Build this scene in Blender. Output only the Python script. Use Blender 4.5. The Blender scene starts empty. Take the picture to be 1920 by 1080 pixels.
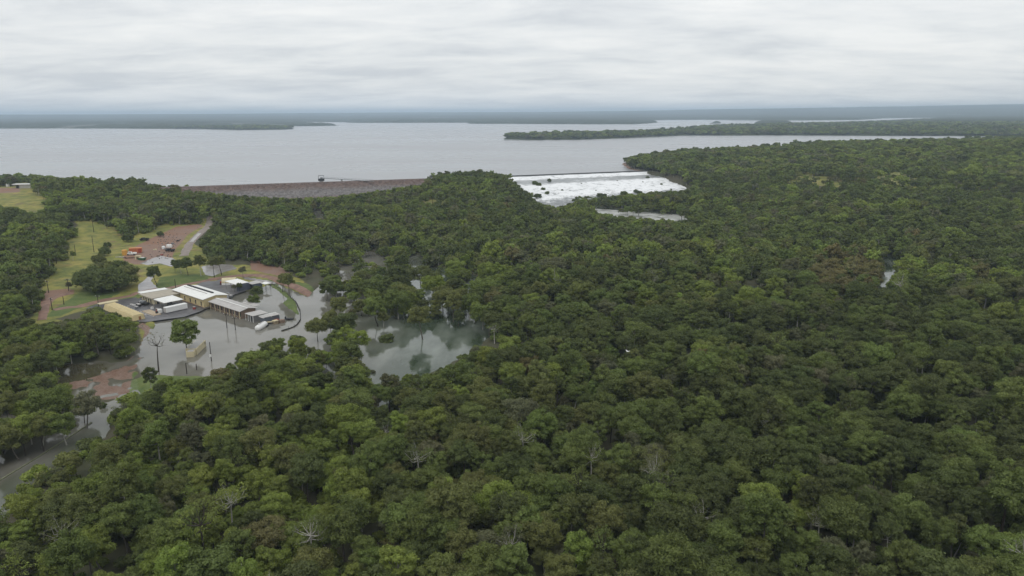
import bpy, bmesh, math, random
import numpy as np
from mathutils import Vector, Matrix
R = math.radians
SC = bpy.context.scene
COL = SC.collection
RNG = np.random.default_rng(7)
random.seed(7)

# ------------------------------------------------------------------ camera, sky, sun, exposure
F, PITCH, ROLL, H = 1371.0, R(13.5), R(-0.3), 75.0
cam = bpy.data.objects.new('camera', bpy.data.cameras.new('camera'))
COL.objects.link(cam)
cam.data.sensor_width = 36.0
cam.data.lens = 36.0 * F / 1920.0
cam.data.clip_start = 1.0
cam.data.clip_end = 80000.0
cam.matrix_world = Matrix.Translation((0, 0, H)) @ Matrix.Rotation(R(90) - PITCH, 4, 'X') @ Matrix.Rotation(ROLL, 4, 'Z')
SC.camera = cam

SUN_EL, SUN_AZ = R(58), R(200)
world = bpy.data.worlds.new('World')
SC.world = world
world.use_nodes = True
nt = world.node_tree
nt.nodes.clear()
def nd(nt, t, **k):
    n = nt.nodes.new(t)
    for a, b in k.items():
        if a.startswith('_'): n.inputs[a[1:].replace('_', ' ')].default_value = b
        else: setattr(n, a, b)
    return n
def lk(nt, a, b): nt.links.new(a, b)
out = nd(nt, 'ShaderNodeOutputWorld')
bg = nd(nt, 'ShaderNodeBackground'); bg.inputs['Strength'].default_value = 0.1
sky = nd(nt, 'ShaderNodeTexSky', sky_type='NISHITA', sun_disc=False, sun_elevation=SUN_EL, sun_rotation=SUN_AZ)
tc = nd(nt, 'ShaderNodeTexCoord')
sep = nd(nt, 'ShaderNodeSeparateXYZ'); lk(nt, tc.outputs['Generated'], sep.inputs[0])
def mth(nt, op, a, b=None, clamp=False):
    n = nd(nt, 'ShaderNodeMath', operation=op, use_clamp=clamp)
    for i, q in enumerate((a, b)):
        if q is None: continue
        if isinstance(q, (int, float)): n.inputs[i].default_value = q
        else: lk(nt, q, n.inputs[i])
    return n.outputs[0]
az = mth(nt, 'ABSOLUTE', sep.outputs[2])
den = mth(nt, 'ADD', az, 0.13)
cx = mth(nt, 'DIVIDE', sep.outputs[0], den)
cy = mth(nt, 'DIVIDE', sep.outputs[1], den)
cmb = nd(nt, 'ShaderNodeCombineXYZ'); lk(nt, cx, cmb.inputs[0]); lk(nt, cy, cmb.inputs[1])
mp = nd(nt, 'ShaderNodeMapping'); lk(nt, cmb.outputs[0], mp.inputs[0])
mp.inputs['Scale'].default_value = (0.62, 0.95, 1); mp.inputs['Rotation'].default_value = (0, 0, 0.25)
n1 = nd(nt, 'ShaderNodeTexNoise', _Scale=1.9, _Detail=9.0, _Roughness=0.6, _Distortion=0.25); lk(nt, mp.outputs[0], n1.inputs['Vector'])
n2 = nd(nt, 'ShaderNodeTexNoise', _Scale=0.33, _Detail=3.0, _Roughness=0.5); lk(nt, mp.outputs[0], n2.inputs['Vector'])
ns = mth(nt, 'ADD', mth(nt, 'MULTIPLY', n1.outputs[0], 0.6), mth(nt, 'MULTIPLY', n2.outputs[0], 0.4))
cr = nd(nt, 'ShaderNodeValToRGB'); lk(nt, ns, cr.inputs[0])
e = cr.color_ramp.elements
e[0].position = 0.37; e[0].color = (0.73, 0.765, 0.80, 1)
e[1].position = 0.60; e[1].color = (1.02, 1.03, 1.02, 1)
q = e.new(0.49); q.color = (0.90, 0.925, 0.935, 1)
# nearer the horizon the layer is seen through its full depth and reads slightly greyer
hz = nd(nt, 'ShaderNodeMapRange'); lk(nt, az, hz.inputs[0])
hz.inputs[1].default_value = 0.0; hz.inputs[2].default_value = 0.20; hz.inputs[3].default_value = 0.86; hz.inputs[4].default_value = 1.0
vm = nd(nt, 'ShaderNodeVectorMath', operation='SCALE'); lk(nt, cr.outputs[0], vm.inputs[0])
lk(nt, mth(nt, 'MULTIPLY', hz.outputs[0], 10.0), vm.inputs['Scale'])
mixs = nd(nt, 'ShaderNodeMix', data_type='RGBA'); mixs.inputs[0].default_value = 0.955
lk(nt, sky.outputs[0], mixs.inputs[6]); lk(nt, vm.outputs[0], mixs.inputs[7])
lk(nt, mixs.outputs[2], bg.inputs[0]); lk(nt, bg.outputs[0], out.inputs[0])

sun = bpy.data.objects.new('sun', bpy.data.lights.new('sun', 'SUN')); COL.objects.link(sun)
sun.data.energy = 0.7; sun.data.angle = R(30); sun.data.color = (1.0, 0.97, 0.92)
d = Vector((math.sin(SUN_AZ) * math.cos(SUN_EL), math.cos(SUN_AZ) * math.cos(SUN_EL), math.sin(SUN_EL)))
sun.rotation_euler = d.to_track_quat('Z', 'Y').to_euler()

SC.view_settings.view_transform = 'Standard'; SC.view_settings.look = 'None'
SC.view_settings.exposure = 0.0; SC.view_settings.gamma = 1.0; SC.view_settings.use_curve_mapping = False
cy_ = SC.cycles
cy_.max_bounces = 5; cy_.diffuse_bounces = 3; cy_.glossy_bounces = 2; cy_.transmission_bounces = 2
cy_.transparent_max_bounces = 6; cy_.volume_bounces = 1
cy_.caustics_reflective = False; cy_.caustics_refractive = False

# ------------------------------------------------------------------ geometry helpers
def ray(u, v):
    a = (np.asarray(u, float) - 960) / F; b = -(np.asarray(v, float) - 540) / F
    c, s = math.cos(ROLL), math.sin(ROLL)
    a, b = a * c - b * s, a * s + b * c
    return a, math.cos(PITCH) + b * math.sin(PITCH), -math.sin(PITCH) + b * math.cos(PITCH)
def P(u, v, z=0.0):
    x, y, dz = ray(u, v); t = (z - H) / dz
    return float(x * t), float(y * t)
def proj(X, Y, Z):
    Z = Z - H; cy, sy = math.cos(PITCH), math.sin(PITCH)
    dd = np.maximum(Y * cy - Z * sy, 1e-3); b = (Y * sy + Z * cy) / dd; a = X / dd
    c, s = math.cos(ROLL), math.sin(ROLL)
    a, b = a * c + b * s, -a * s + b * c
    return 960 + a * F, 540 - b * F
def poly(pts, z=0.0): return np.array([P(u, v, z) for u, v in pts])
def sdf(px, py, pg):
    """signed distance, positive inside"""
    px = np.asarray(px, float); py = np.asarray(py, float)
    best = np.full(px.shape, 1e18); ins = np.zeros(px.shape, bool)
    n = len(pg)
    for i in range(n):
        ax, ay = pg[i]; bx, by = pg[(i + 1) % n]
        ex, ey = bx - ax, by - ay; wx, wy = px - ax, py - ay
        t = np.clip((wx * ex + wy * ey) / (ex * ex + ey * ey + 1e-12), 0, 1)
        dx, dy = wx - ex * t, wy - ey * t
        best = np.minimum(best, dx * dx + dy * dy)
        c1 = (ay <= py) != (by <= py)
        xi = ax + (py - ay) / (ey if abs(ey) > 1e-12 else 1e-12) * ex
        ins ^= c1 & (px < xi)
    dd = np.sqrt(best)
    return np.where(ins, dd, -dd)
def sst(x, a, b):
    t = np.clip((x - a) / (b - a), 0, 1); return t * t * (3 - 2 * t)
def hash2(ix, iy, seed=0):
    h = (ix.astype(np.int64) * 374761393 + iy.astype(np.int64) * 668265263 + seed * 974634777) & 0xffffffff
    h = ((h ^ (h >> 13)) * 1274126177) & 0xffffffff
    h = ((h ^ (h >> 16)) * 2246822519) & 0xffffffff
    return ((h ^ (h >> 15)) & 0xffffff) / float(0xffffff)
def vnoise(x, y, s, seed=0):
    x = np.asarray(x, float) / s; y = np.asarray(y, float) / s
    ix, iy = np.floor(x), np.floor(y); fx, fy = x - ix, y - iy
    fx = fx * fx * (3 - 2 * fx); fy = fy * fy * (3 - 2 * fy)
    a = hash2(ix, iy, seed); b = hash2(ix + 1, iy, seed); c = hash2(ix, iy + 1, seed); d_ = hash2(ix + 1, iy + 1, seed)
    return (a * (1 - fx) + b * fx) * (1 - fy) + (c * (1 - fx) + d_ * fx) * fy
def fbm(x, y, s, seed=0, o=3):
    r = 0; w = 0.5; tw = 0
    for k in range(o):
        r = r + w * vnoise(x, y, s / 2 ** k, seed + k); tw += w; w *= 0.5
    return r / tw

# ------------------------------------------------------------------ the land
ZR = 13.0            # level of the reservoir; the flood below the dam stands at z = 0
RES = [(-1500, 350), (-600, 344), (0, 340), (90, 342), (170, 348), (290, 353), (640, 344), (955, 331), (1208, 321.8), (1180, 317), (1168, 308),
       (1200, 299), (1300, 290), (1500, 280), (1700, 272), (1900, 265), (2400, 259), (2400, 256), (1900, 255.6), (1700, 255), (1500, 254),
       (1280, 254), (1210, 257.5), (1090, 262), (1000, 262.5), (945, 261), (951, 257), (1040, 254), (1130, 252.5), (1210, 250.5),
       (1250, 248), (1290, 244), (1330, 243), (1385, 244.5), (1330, 241), (1290, 241.5), (1360, 238.5), (1480, 235), (1560, 232),
       (1650, 228.5), (1740, 224), (1768, 221.2), (1735, 220.8), (1660, 222), (1610, 225), (1500, 226), (1400, 226), (1330, 224.6), (1250, 225),
       (1200, 226.5), (1235, 229), (1225, 231), (1190, 233), (1100, 233), (1000, 232.5), (880, 232), (874, 230), (780, 230.3),
       (660, 230.3), (640, 229), (550, 229), (545, 230), (600, 232), (637, 235.5), (560, 236.8), (490, 234.5), (440, 234.5), (410, 236),
       (400, 237.8), (470, 238.6), (552, 241), (540, 243), (450, 244), (380, 242), (200, 241), (0, 241), (-1500, 246)]
RESW = poly(RES, ZR)
ISL = [poly([(1328, 232), (1334, 230.3), (1350, 230), (1352, 232)], ZR), poly([(1412, 232), (1425, 227.5), (1480, 227.5), (1488, 231.5), (1450, 233)], ZR)]
CTRL = [(960, 1080, 2.5), (1900, 1080, 3), (1900, 700, 3), (1400, 700, 2.5), (1000, 760, 1.6), (300, 1080, 2), (300, 850, 1.8),
        (500, 800, 1.4), (0, 1080, 1), (-300, 1080, 2), (2300, 1080, 3), (960, 2500, 2.5), (-300, 700, 2), (2400, 700, 4),
        (700, 950, 2), (1400, 900, 2.6),
        (200, 570, 1.0), (260, 590, .7), (330, 560, .9), (380, 540, 1.0), (420, 530, .8), (300, 540, 1.3), (500, 560, .5), (500, 600, .5), (450, 640, .4),
        (600, 600, .4), (750, 600, .4), (850, 640, .5), (700, 690, .4), (650, 500, .8), (750, 480, .8), (900, 520, .7), (950, 600, .9),
        (300, 460, 3.6), (250, 490, 2.6), (370, 430, 5), (330, 480, 2.4), (420, 480, 1.6), (400, 510, 1.2), (480, 510, 1.1), (560, 530, 1.0), (500, 470, 1.2), (500, 430, 2),
        (160, 420, 8), (180, 480, 4.2), (120, 530, 2.6), (230, 440, 5.5), (200, 520, 2.0), (250, 530, 1.6), (60, 580, 1.8), (130, 570, 1.3),
        (20, 350, 16), (60, 370, 13), (0, 400, 10), (100, 360, 14), (200, 372, 12), (290, 368, 11.5), (100, 402, 9), (200, 400, 8.5), (300, 395, 8), (370, 400, 7),
        (-400, 350, 16), (-400, 420, 9), (-400, 550, 4), (0, 450, 7), (60, 500, 4), (0, 560, 3), (0, 640, 1.5), (100, 640, 1.2), (200, 640, 1), (60, 760, .7),
        (450, 395, 4), (600, 398, 1.5), (700, 390, 4), (330, 370, 10), (600, 430, 1.3), (400, 430, 3.5), (520, 385, 3),
        (870, 336, 16), (800, 352, 12), (925, 345, 13), (850, 375, 8), (900, 400, 3.5), (750, 400, 3), (960, 390, 3), (720, 365, 7), (985, 365, 8),
        (1100, 395, 1), (1290, 412, 1.2), (1000, 410, 1.5), (1200, 385, 3.0), (1350, 375, 5), (900, 450, 1.5), (1100, 450, 1.6), (1400, 450, 2.2), (1000, 500, 1.0),
        (1178, 314, 14), (1300, 303, 19), (1500, 292, 22), (1700, 284, 25), (1900, 277, 28), (2300, 277, 30), (1250, 325, 14.5), (1310, 345, 8),
        (1400, 330, 14), (1600, 330, 15.5), (1850, 330, 17), (1450, 380, 5), (1650, 400, 5), (1900, 400, 6), (1900, 500, 4), (1400, 500, 2), (1650, 520, 1.2), (1660, 600, 1.6),
        (1100, 330, 8), (1100, 350, 5)]
cp = np.array([P(u, v, z) for u, v, z in CTRL]); cz = np.array([c[2] for c in CTRL])
cth = np.arctan2(cp[:, 0], cp[:, 1]); clr = np.log(np.hypot(cp[:, 0], cp[:, 1]))
FLATS = [  # (polygon, level, blend metres)
    (poly([(150, 575), (270, 546), (392, 522), (432, 522), (470, 545), (465, 560), (425, 570), (400, 590), (384, 583), (345, 597), (280, 606), (262, 604)], .6), 0.55, 5),
    (poly([(252, 548), (258, 530), (284, 512), (292, 500), (300, 512), (286, 527), (296, 545), (270, 553)], 1.4), 1.35, 3),
    (poly([(255, 492), (300, 478), (330, 482), (335, 500), (300, 500)], 2.2), 2.1, 4),
    (poly([(372, 498), (440, 492), (450, 512), (400, 522), (378, 512)], 1.0), 1.0, 4),
    (poly([(455, 518), (520, 528), (525, 536), (452, 524)], .6), 0.5, 2),
    (poly([(-20, 345), (75, 345), (75, 356), (-20, 356)], 15), 15, 12),
]
MUD = poly([(112, 716), (180, 704), (223, 687), (258, 660), (272, 622), (258, 610), (268, 604), (286, 618), (268, 640), (266, 660), (262, 685), (245, 702), (258, 712), (258, 733), (200, 750), (160, 745), (122, 742)], .3)
FLOOD = [poly([(262, 704), (258, 690), (268, 655), (285, 616), (292, 602), (345, 598), (384, 580), (402, 574), (428, 556), (460, 548), (500, 534), (516, 528), (545, 541), (575, 556),
               (590, 545), (610, 520), (640, 500), (665, 490), (672, 474), (695, 468), (715, 480), (740, 492), (772, 478), (790, 480), (800, 500), (870, 505), (915, 530), (945, 580), (930, 620), (880, 665),
               (780, 715), (700, 720), (640, 715), (600, 700), (585, 670), (500, 690), (440, 720), (400, 706), (330, 706)]),
         poly([(70, 720), (112, 682), (180, 676), (235, 678), (222, 688), (180, 703), (120, 716), (100, 745), (40, 770)]),
         poly([(-300, 800), (10, 760), (60, 748), (120, 745), (150, 750), (200, 752), (258, 736), (262, 745), (240, 770), (212, 800), (205, 825), (140, 860), (85, 895), (45, 940), (0, 1000), (-300, 1080), (-320, 960)]),
         poly([(583, 396), (596, 390), (612, 405), (602, 415), (588, 413)]),
         poly([(1650, 478), (1685, 478), (1690, 505), (1670, 545), (1650, 575), (1640, 550), (1655, 515)]),
         poly([(1060, 372), (1120, 386), (1180, 392), (1300, 402), (1300, 420), (1200, 416), (1110, 405), (1060, 395)]),
         poly([(985, 480), (1010, 478), (1012, 508), (990, 512)]), poly([(1395, 535), (1430, 535), (1430, 560), (1395, 560)]),
         poly([(690, 700), (760, 690), (770, 740), (740, 775), (705, 770)]), poly([(590, 720), (640, 715), (650, 760), (600, 775)])]
BANK = poly([(505, 525), (520, 533), (545, 552), (557, 569), (564, 590), (556, 592), (528, 570), (536, 562), (518, 545), (506, 538)])
CHUTE_POOL = poly([(990, 360), (1050, 372), (1075, 372), (1080, 395), (1040, 392), (1000, 384)], 1.5)
CREST = [P(952, 331.5, ZR), P(1212, 321.4, ZR)]
CHB = [P(990, 384, 1.2), P(1035, 394, .6), P(1075, 386, .8), P(1150, 379, 1.0), P(1240, 371, 1.5), P(1318, 361, 2.5)]
CHW = np.array(CREST + CHB[::-1])
def chute_z(t): return np.interp(t, [0, .03, .10, .38, .48, .62, .80, .9, 1.0], [13.0, 12.8, 10.6, 9.6, 7.6, 5.4, 3.0, 1.4, .6])
CA, CB = np.array(CREST[0]), np.array(CREST[1])
CD = (CB - CA) / np.linalg.norm(CB - CA); CN = np.array([CD[1], -CD[0]])   # CN points downstream
def chute_t(x, y):
    s = ((x - CA[0]) * CD[0] + (y - CA[1]) * CD[1]); dn = (x - CA[0]) * CN[0] + (y - CA[1]) * CN[1]
    ss = [(b[0] - CA[0]) * CD[0] + (b[1] - CA[1]) * CD[1] for b in CHB]; dd = [(b[0] - CA[0]) * CN[0] + (b[1] - CA[1]) * CN[1] for b in CHB]
    return np.clip(dn / np.interp(s, ss, dd), 0, 1)

ZC = 15.6
D0, D1 = np.array(P(262, 352.8, ZC)), np.array(P(948, 330, ZC))
Dd = (D1 - D0) / np.linalg.norm(D1 - D0); Dn = np.array([Dd[1], -Dd[0]]); DL = float(np.linalg.norm(D1 - D0))
prof = [(-60, -4), (-12, ZC - 3.4), (-3.2, ZC), (3.0, ZC)] + [(3.0 + k * 1.25, ZC - k * .72) for k in range(1, 28)]
prof = np.array(prof)
def land(x, y):
    x = np.asarray(x, float); y = np.asarray(y, float)
    dist = np.hypot(x, y); th = np.arctan2(x, y); lr = np.log(dist + 1)
    num = np.zeros_like(x); den_ = np.zeros_like(x)
    for a, b, z in zip(cth, clr, cz):
        w = 1.0 / ((th - a) ** 2 + (lr - b) ** 2 + 0.0012) ** 2
        num += w * z; den_ += w
    h = num / den_
    sr = sdf(x, y, RESW)
    for isl in ISL: sr = np.minimum(sr, -sdf(x, y, isl))
    far = sst(dist, 1150, 1500)
    rise = sst(-sr, 0, 400) * 5 + sst(-sr, 100, 3000) * 8 * fbm(x, y, 900, 5)
    h = h * (1 - far) + (ZR + 0.9 + rise) * far
    # hills on the skyline, 9 to 16 km away
    hh = (34 + 62 * fbm(x + 7000, y, 5200, 11, 3)) * sst(dist, 6500, 14500) * (0.72 + 0.75 * sst(x / (dist + 1), -0.1, 0.55))
    h = h + hh * sst(-sr, 50, 1500)
    h = h + (fbm(x, y, 14, 3) - 0.5) * 0.35 * (dist < 1500)
    near = (dist < 1600)
    wob = (fbm(x, y, 5.0, 21) - 0.5) * 4.0 + (fbm(x, y, 1.8, 22, 2) - .5) * .8
    for pg, lev, bl in FLATS:
        f = sst(sdf(x, y, pg), -bl, 0.3); h = h * (1 - f) + lev * f
    s = sdf(x, y, MUD) + wob; f = sst(s, -2.5, .5)
    h = h * (1 - f) + (0.0 + 0.36 * (fbm(x, y, 6, 31, 4) - .50)) * f
    for pg in FLOOD:
        f = sst(sdf(x, y, pg) + wob * .8, -2.0, 3.5)
        fm = f * (1 - sst(sdf(x, y, MUD) + wob, -.5, 1.0)); h = h * (1 - fm) - 1.3 * fm
    f = sst(sdf(x, y, BANK) + wob * .25, -.8, .8); h = h * (1 - f) + 0.28 * f
    f = sst(sdf(x, y, CHW), -6, 2); h = np.where(f > 0, h * (1 - f) + np.minimum(h, chute_z(chute_t(x, y)) - 1.6) * f, h)
    # the reservoir bed, and its shore kept just above the water
    scr = (x - CA[0]) * CD[0] + (y - CA[1]) * CD[1]; up = (scr > np.linalg.norm(CB - CA) - 2) | (x < -300)
    sh = sst(-sr, 0, 14)
    wsh = 1 - sst(-sr, 12, 60)
    h = np.where((sr < 0) & (sr > -60) & up & (dist > 500), np.maximum(h, h * (1 - wsh) + (ZR + 0.1 + 1.0 * sh) * wsh), h)
    h = np.where(sr > 0, h * (1 - sst(sr, 0, 14)) + 6.0 * sst(sr, 0, 14), h)
    h = np.where((sr > 0) & up, np.minimum(h, ZR - 0.05 - .3 * np.minimum(sr, 10)), h)
    al = (x - D0[0]) * Dd[0] + (y - D0[1]) * Dd[1]; dn = (x - D0[0]) * Dn[0] + (y - D0[1]) * Dn[1]
    pz = np.interp(dn, prof[:, 0], prof[:, 1]) - 1.8
    h = np.where((al > 0) & (al < DL) & (dn > -59) & (dn < 34), np.minimum(h, np.maximum(pz, -3)), h)
    return h

def tag(o, label=None, cat=None, group=None, kind=None):
    if label: o['label'] = label
    if cat: o['category'] = cat
    if group: o['group'] = group
    if kind: o['kind'] = kind
    return o
def link(name, me, mats=(), parent=None):
    for m in mats:
        if m.name not in [q.name for q in me.materials if q]: me.materials.append(m)
    o = bpy.data.objects.new(name, me); COL.objects.link(o)
    if parent: o.parent = parent
    return o
def grid_mesh(name, X, Y, Z, keep=None, wrap=False, smooth=True):
    nr, nc = X.shape
    v = np.stack([X, Y, Z], -1).reshape(-1, 3).astype(np.float32)
    idx = np.arange(nr * nc).reshape(nr, nc)
    a, b, c, d_ = idx[:-1, :-1], idx[:-1, 1:], idx[1:, 1:], idx[1:, :-1]
    f = np.stack([a, b, c, d_], -1).reshape(-1, 4)
    if wrap:
        f = np.concatenate([f, np.stack([idx[:-1, -1], idx[:-1, 0], idx[1:, 0], idx[1:, -1]], -1)])
    if keep is not None: f = f[keep.reshape(-1)]
    me = bpy.data.meshes.new(name)
    me.vertices.add(len(v)); me.vertices.foreach_set('co', v.ravel())
    me.loops.add(f.size); me.loops.foreach_set('vertex_index', f.ravel().astype(np.int32))
    me.polygons.add(len(f)); me.polygons.foreach_set('loop_start', np.arange(0, f.size, 4, dtype=np.int32))
    me.update(calc_edges=True)
    if smooth: me.polygons.foreach_set('use_smooth', np.ones(len(f), bool))
    return me
def quads_mesh(name, V, Fq, smooth=False):
    me = bpy.data.meshes.new(name)
    V = np.asarray(V, np.float32); Fq = np.asarray(Fq, np.int32)
    me.vertices.add(len(V)); me.vertices.foreach_set('co', V.ravel())
    me.loops.add(Fq.size); me.loops.foreach_set('vertex_index', Fq.ravel())
    me.polygons.add(len(Fq)); me.polygons.foreach_set('loop_start', np.arange(0, Fq.size, 4, dtype=np.int32))
    me.update(calc_edges=True)
    if smooth: me.polygons.foreach_set('use_smooth', np.ones(len(Fq), bool))
    return me

# ------------------------------------------------------------------ materials
MAT = {}
def mat(name, col, rough=0.8, noise=0.0, scale=1.0, metal=0.0, bump=0.0, spec=0.3):
    if name in MAT: return MAT[name]
    m = bpy.data.materials.new(name); m.use_nodes = True; t = m.node_tree; b = t.nodes['Principled BSDF']
    b.inputs['Roughness'].default_value = rough; b.inputs['Metallic'].default_value = metal
    b.inputs['Specular IOR Level'].default_value = spec
    b.inputs['Base Color'].default_value = (*col, 1)
    if noise or bump:
        g = nd(t, 'ShaderNodeNewGeometry')
        n = nd(t, 'ShaderNodeTexNoise', _Scale=scale, _Detail=5.0, _Roughness=0.6); lk(t, g.outputs['Position'], n.inputs['Vector'])
        if noise:
            mr = nd(t, 'ShaderNodeMapRange'); lk(t, n.outputs[0], mr.inputs[0])
            mr.inputs[1].default_value = .3; mr.inputs[2].default_value = .7; mr.inputs[3].default_value = 1 - noise; mr.inputs[4].default_value = 1 + noise * .4
            v = nd(t, 'ShaderNodeVectorMath', operation='SCALE'); v.inputs[0].default_value = col; lk(t, mr.outputs[0], v.inputs['Scale'])
            lk(t, v.outputs[0], b.inputs['Base Color'])
        if bump:
            bp = nd(t, 'ShaderNodeBump', _Strength=bump, _Distance=.3); lk(t, n.outputs[0], bp.inputs['Height']); lk(t, bp.outputs[0], b.inputs['Normal'])
    MAT[name] = m; return m
def mixc(t, f, a, b):
    m = nd(t, 'ShaderNodeMix', data_type='RGBA')
    for i, q in ((0, f), (6, a), (7, b)):
        if isinstance(q, (int, float)): m.inputs[i].default_value = q
        elif isinstance(q, tuple): m.inputs[i].default_value = (*q, 1)
        else: lk(t, q, m.inputs[i])
    return m.outputs[2]
def tnoise(t, vec, scale, detail=4., rough=.6, lo=0., hi=1.):
    n = nd(t, 'ShaderNodeTexNoise', _Scale=scale, _Detail=detail, _Roughness=rough); lk(t, vec, n.inputs['Vector'])
    r_ = nd(t, 'ShaderNodeMapRange'); lk(t, n.outputs[0], r_.inputs[0]); r_.inputs[1].default_value = lo; r_.inputs[2].default_value = hi
    return r_.outputs[0]
def ground_mat():
    m = bpy.data.materials.new('ground_soil'); m.use_nodes = True; t = m.node_tree; b = t.nodes['Principled BSDF']
    g = nd(t, 'ShaderNodeNewGeometry'); pos = g.outputs['Position']
    a = nd(t, 'ShaderNodeAttribute', attribute_name='cover'); s = nd(t, 'ShaderNodeSeparateColor'); lk(t, a.outputs['Color'], s.inputs[0])
    w = tnoise(t, pos, .5, 5, .7, .2, .8)
    big = tnoise(t, pos, .045, 4, .6, .35, .65); fine = tnoise(t, pos, 1.6, 4, .7, .3, .7)
    floor_c = mixc(t, big, (.080, .070, .042), (.060, .066, .032))
    grass = mixc(t, big, (.21, .215, .042), (.31, .26, .070)); grass = mixc(t, tnoise(t, pos, .16, 5, .7, .42, .66), grass, (.10, .125, .032)); grass = mixc(t, tnoise(t, pos, .07, 3, .6, .58, .70), grass, (.17, .125, .06))
    lush = mixc(t, tnoise(t, pos, .3, 4, .6, .35, .65), (.075, .115, .028), (.125, .155, .042))
    dirt = mixc(t, big, (.27, .135, .075), (.26, .17, .135)); dirt = mixc(t, mth(t, 'MULTIPLY', fine, .6), dirt, (.16, .12, .09))
    mud = mixc(t, tnoise(t, pos, .35, 4, .6, .35, .65), (.150, .080, .048), (.21, .140, .105))
    def edge(ch):
        return mth(t, 'MULTIPLY', mth(t, 'SUBTRACT', mth(t, 'ADD', ch, mth(t, 'MULTIPLY', w, .5)), .62), 5.0, True)
    c = mixc(t, edge(s.outputs[0]), floor_c, grass)
    c = mixc(t, edge(s.outputs[1]), c, dirt)
    c = mixc(t, edge(s.outputs[2]), c, mud)
    a2 = nd(t, 'ShaderNodeAttribute', attribute_name='lush'); c = mixc(t, edge(a2.outputs['Fac']), c, lush)
    lk(t, c, b.inputs['Base Color'])
    wet = mth(t, 'MULTIPLY', edge(s.outputs[2]), fine)
    lk(t, mth(t, 'SUBTRACT', .9, mth(t, 'MULTIPLY', wet, .65)), b.inputs['Roughness'])
    b.inputs['Specular IOR Level'].default_value = .35
    bp = nd(t, 'ShaderNodeBump', _Strength=.15, _Distance=.15); lk(t, fine, bp.inputs['Height']); lk(t, bp.outputs[0], b.inputs['Normal'])
    return m
def water_mat(name, col, rough, col2=None, scale=.02, bump=0.0, bscale=.6, spec=.5, stretch=None):
    m = bpy.data.materials.new(name); m.use_nodes = True; t = m.node_tree; b = t.nodes['Principled BSDF']
    g = nd(t, 'ShaderNodeNewGeometry'); vec = g.outputs['Position']
    if stretch:
        mp_ = nd(t, 'ShaderNodeMapping'); lk(t, vec, mp_.inputs[0]); mp_.inputs['Scale'].default_value = stretch; vec = mp_.outputs[0]
    n = tnoise(t, vec, scale, 5, .6, .35, .65)
    lk(t, mixc(t, n, col, col2 or col), b.inputs['Base Color'])
    b.inputs['IOR'].default_value = 1.33; b.inputs['Specular IOR Level'].default_value = spec
    lk(t, mth(t, 'ADD', rough, mth(t, 'MULTIPLY', n, rough * .6)), b.inputs['Roughness'])
    if bump:
        h_ = tnoise(t, vec, bscale, 4, .6)
        bp = nd(t, 'ShaderNodeBump', _Strength=bump, _Distance=.2); lk(t, h_, bp.inputs['Height']); lk(t, bp.outputs[0], b.inputs['Normal'])
    return m
def leaf_mat():
    m = bpy.data.materials.new('gum_leaves'); m.use_nodes = True; t = m.node_tree; t.nodes.clear()
    o = nd(t, 'ShaderNodeOutputMaterial')
    a = nd(t, 'ShaderNodeAttribute', attribute_name='leaf_colour', attribute_type='INSTANCER')
    tn = nd(t, 'ShaderNodeAttribute', attribute_name='tone')
    mr = nd(t, 'ShaderNodeMapRange'); lk(t, tn.outputs['Fac'], mr.inputs[0]); mr.inputs[3].default_value = .65; mr.inputs[4].default_value = 1.35
    v = nd(t, 'ShaderNodeVectorMath', operation='SCALE'); lk(t, a.outputs['Color'], v.inputs[0]); lk(t, mr.outputs[0], v.inputs['Scale'])
    dfs = nd(t, 'ShaderNodeBsdfDiffuse'); tr = nd(t, 'ShaderNodeBsdfTranslucent')
    lk(t, v.outputs[0], dfs.inputs[0]); lk(t, v.outputs[0], tr.inputs[0])
    gl = nd(t, 'ShaderNodeBsdfGlossy', _Roughness=.5); gl.inputs[0].default_value = (1, 1, 1, 1)
    mx = nd(t, 'ShaderNodeMixShader'); mx.inputs[0].default_value = .45; lk(t, dfs.outputs[0], mx.inputs[1]); lk(t, tr.outputs[0], mx.inputs[2])
    m2 = nd(t, 'ShaderNodeMixShader'); m2.inputs[0].default_value = .012; lk(t, mx.outputs[0], m2.inputs[1]); lk(t, gl.outputs[0], m2.inputs[2])
    lk(t, m2.outputs[0], o.inputs[0]); return m
def bark_mat():
    m = bpy.data.materials.new('gum_bark'); m.use_nodes = True; t = m.node_tree; b = t.nodes['Principled BSDF']
    oi = nd(t, 'ShaderNodeObjectInfo')
    r_ = nd(t, 'ShaderNodeValToRGB'); lk(t, oi.outputs['Random'], r_.inputs[0]); e = r_.color_ramp.elements
    r_.color_ramp.interpolation = 'CONSTANT'
    e[0].position = 0; e[0].color = (.05, .04, .03, 1); e[1].position = .38; e[1].color = (.13, .115, .095, 1); q = e.new(.66); q.color = (.42, .40, .36, 1)
    lk(t, r_.outputs[0], b.inputs['Base Color']); b.inputs['Roughness'].default_value = .9; return m
M_GROUND = ground_mat(); M_LEAF = leaf_mat(); M_BARK = bark_mat()

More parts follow.
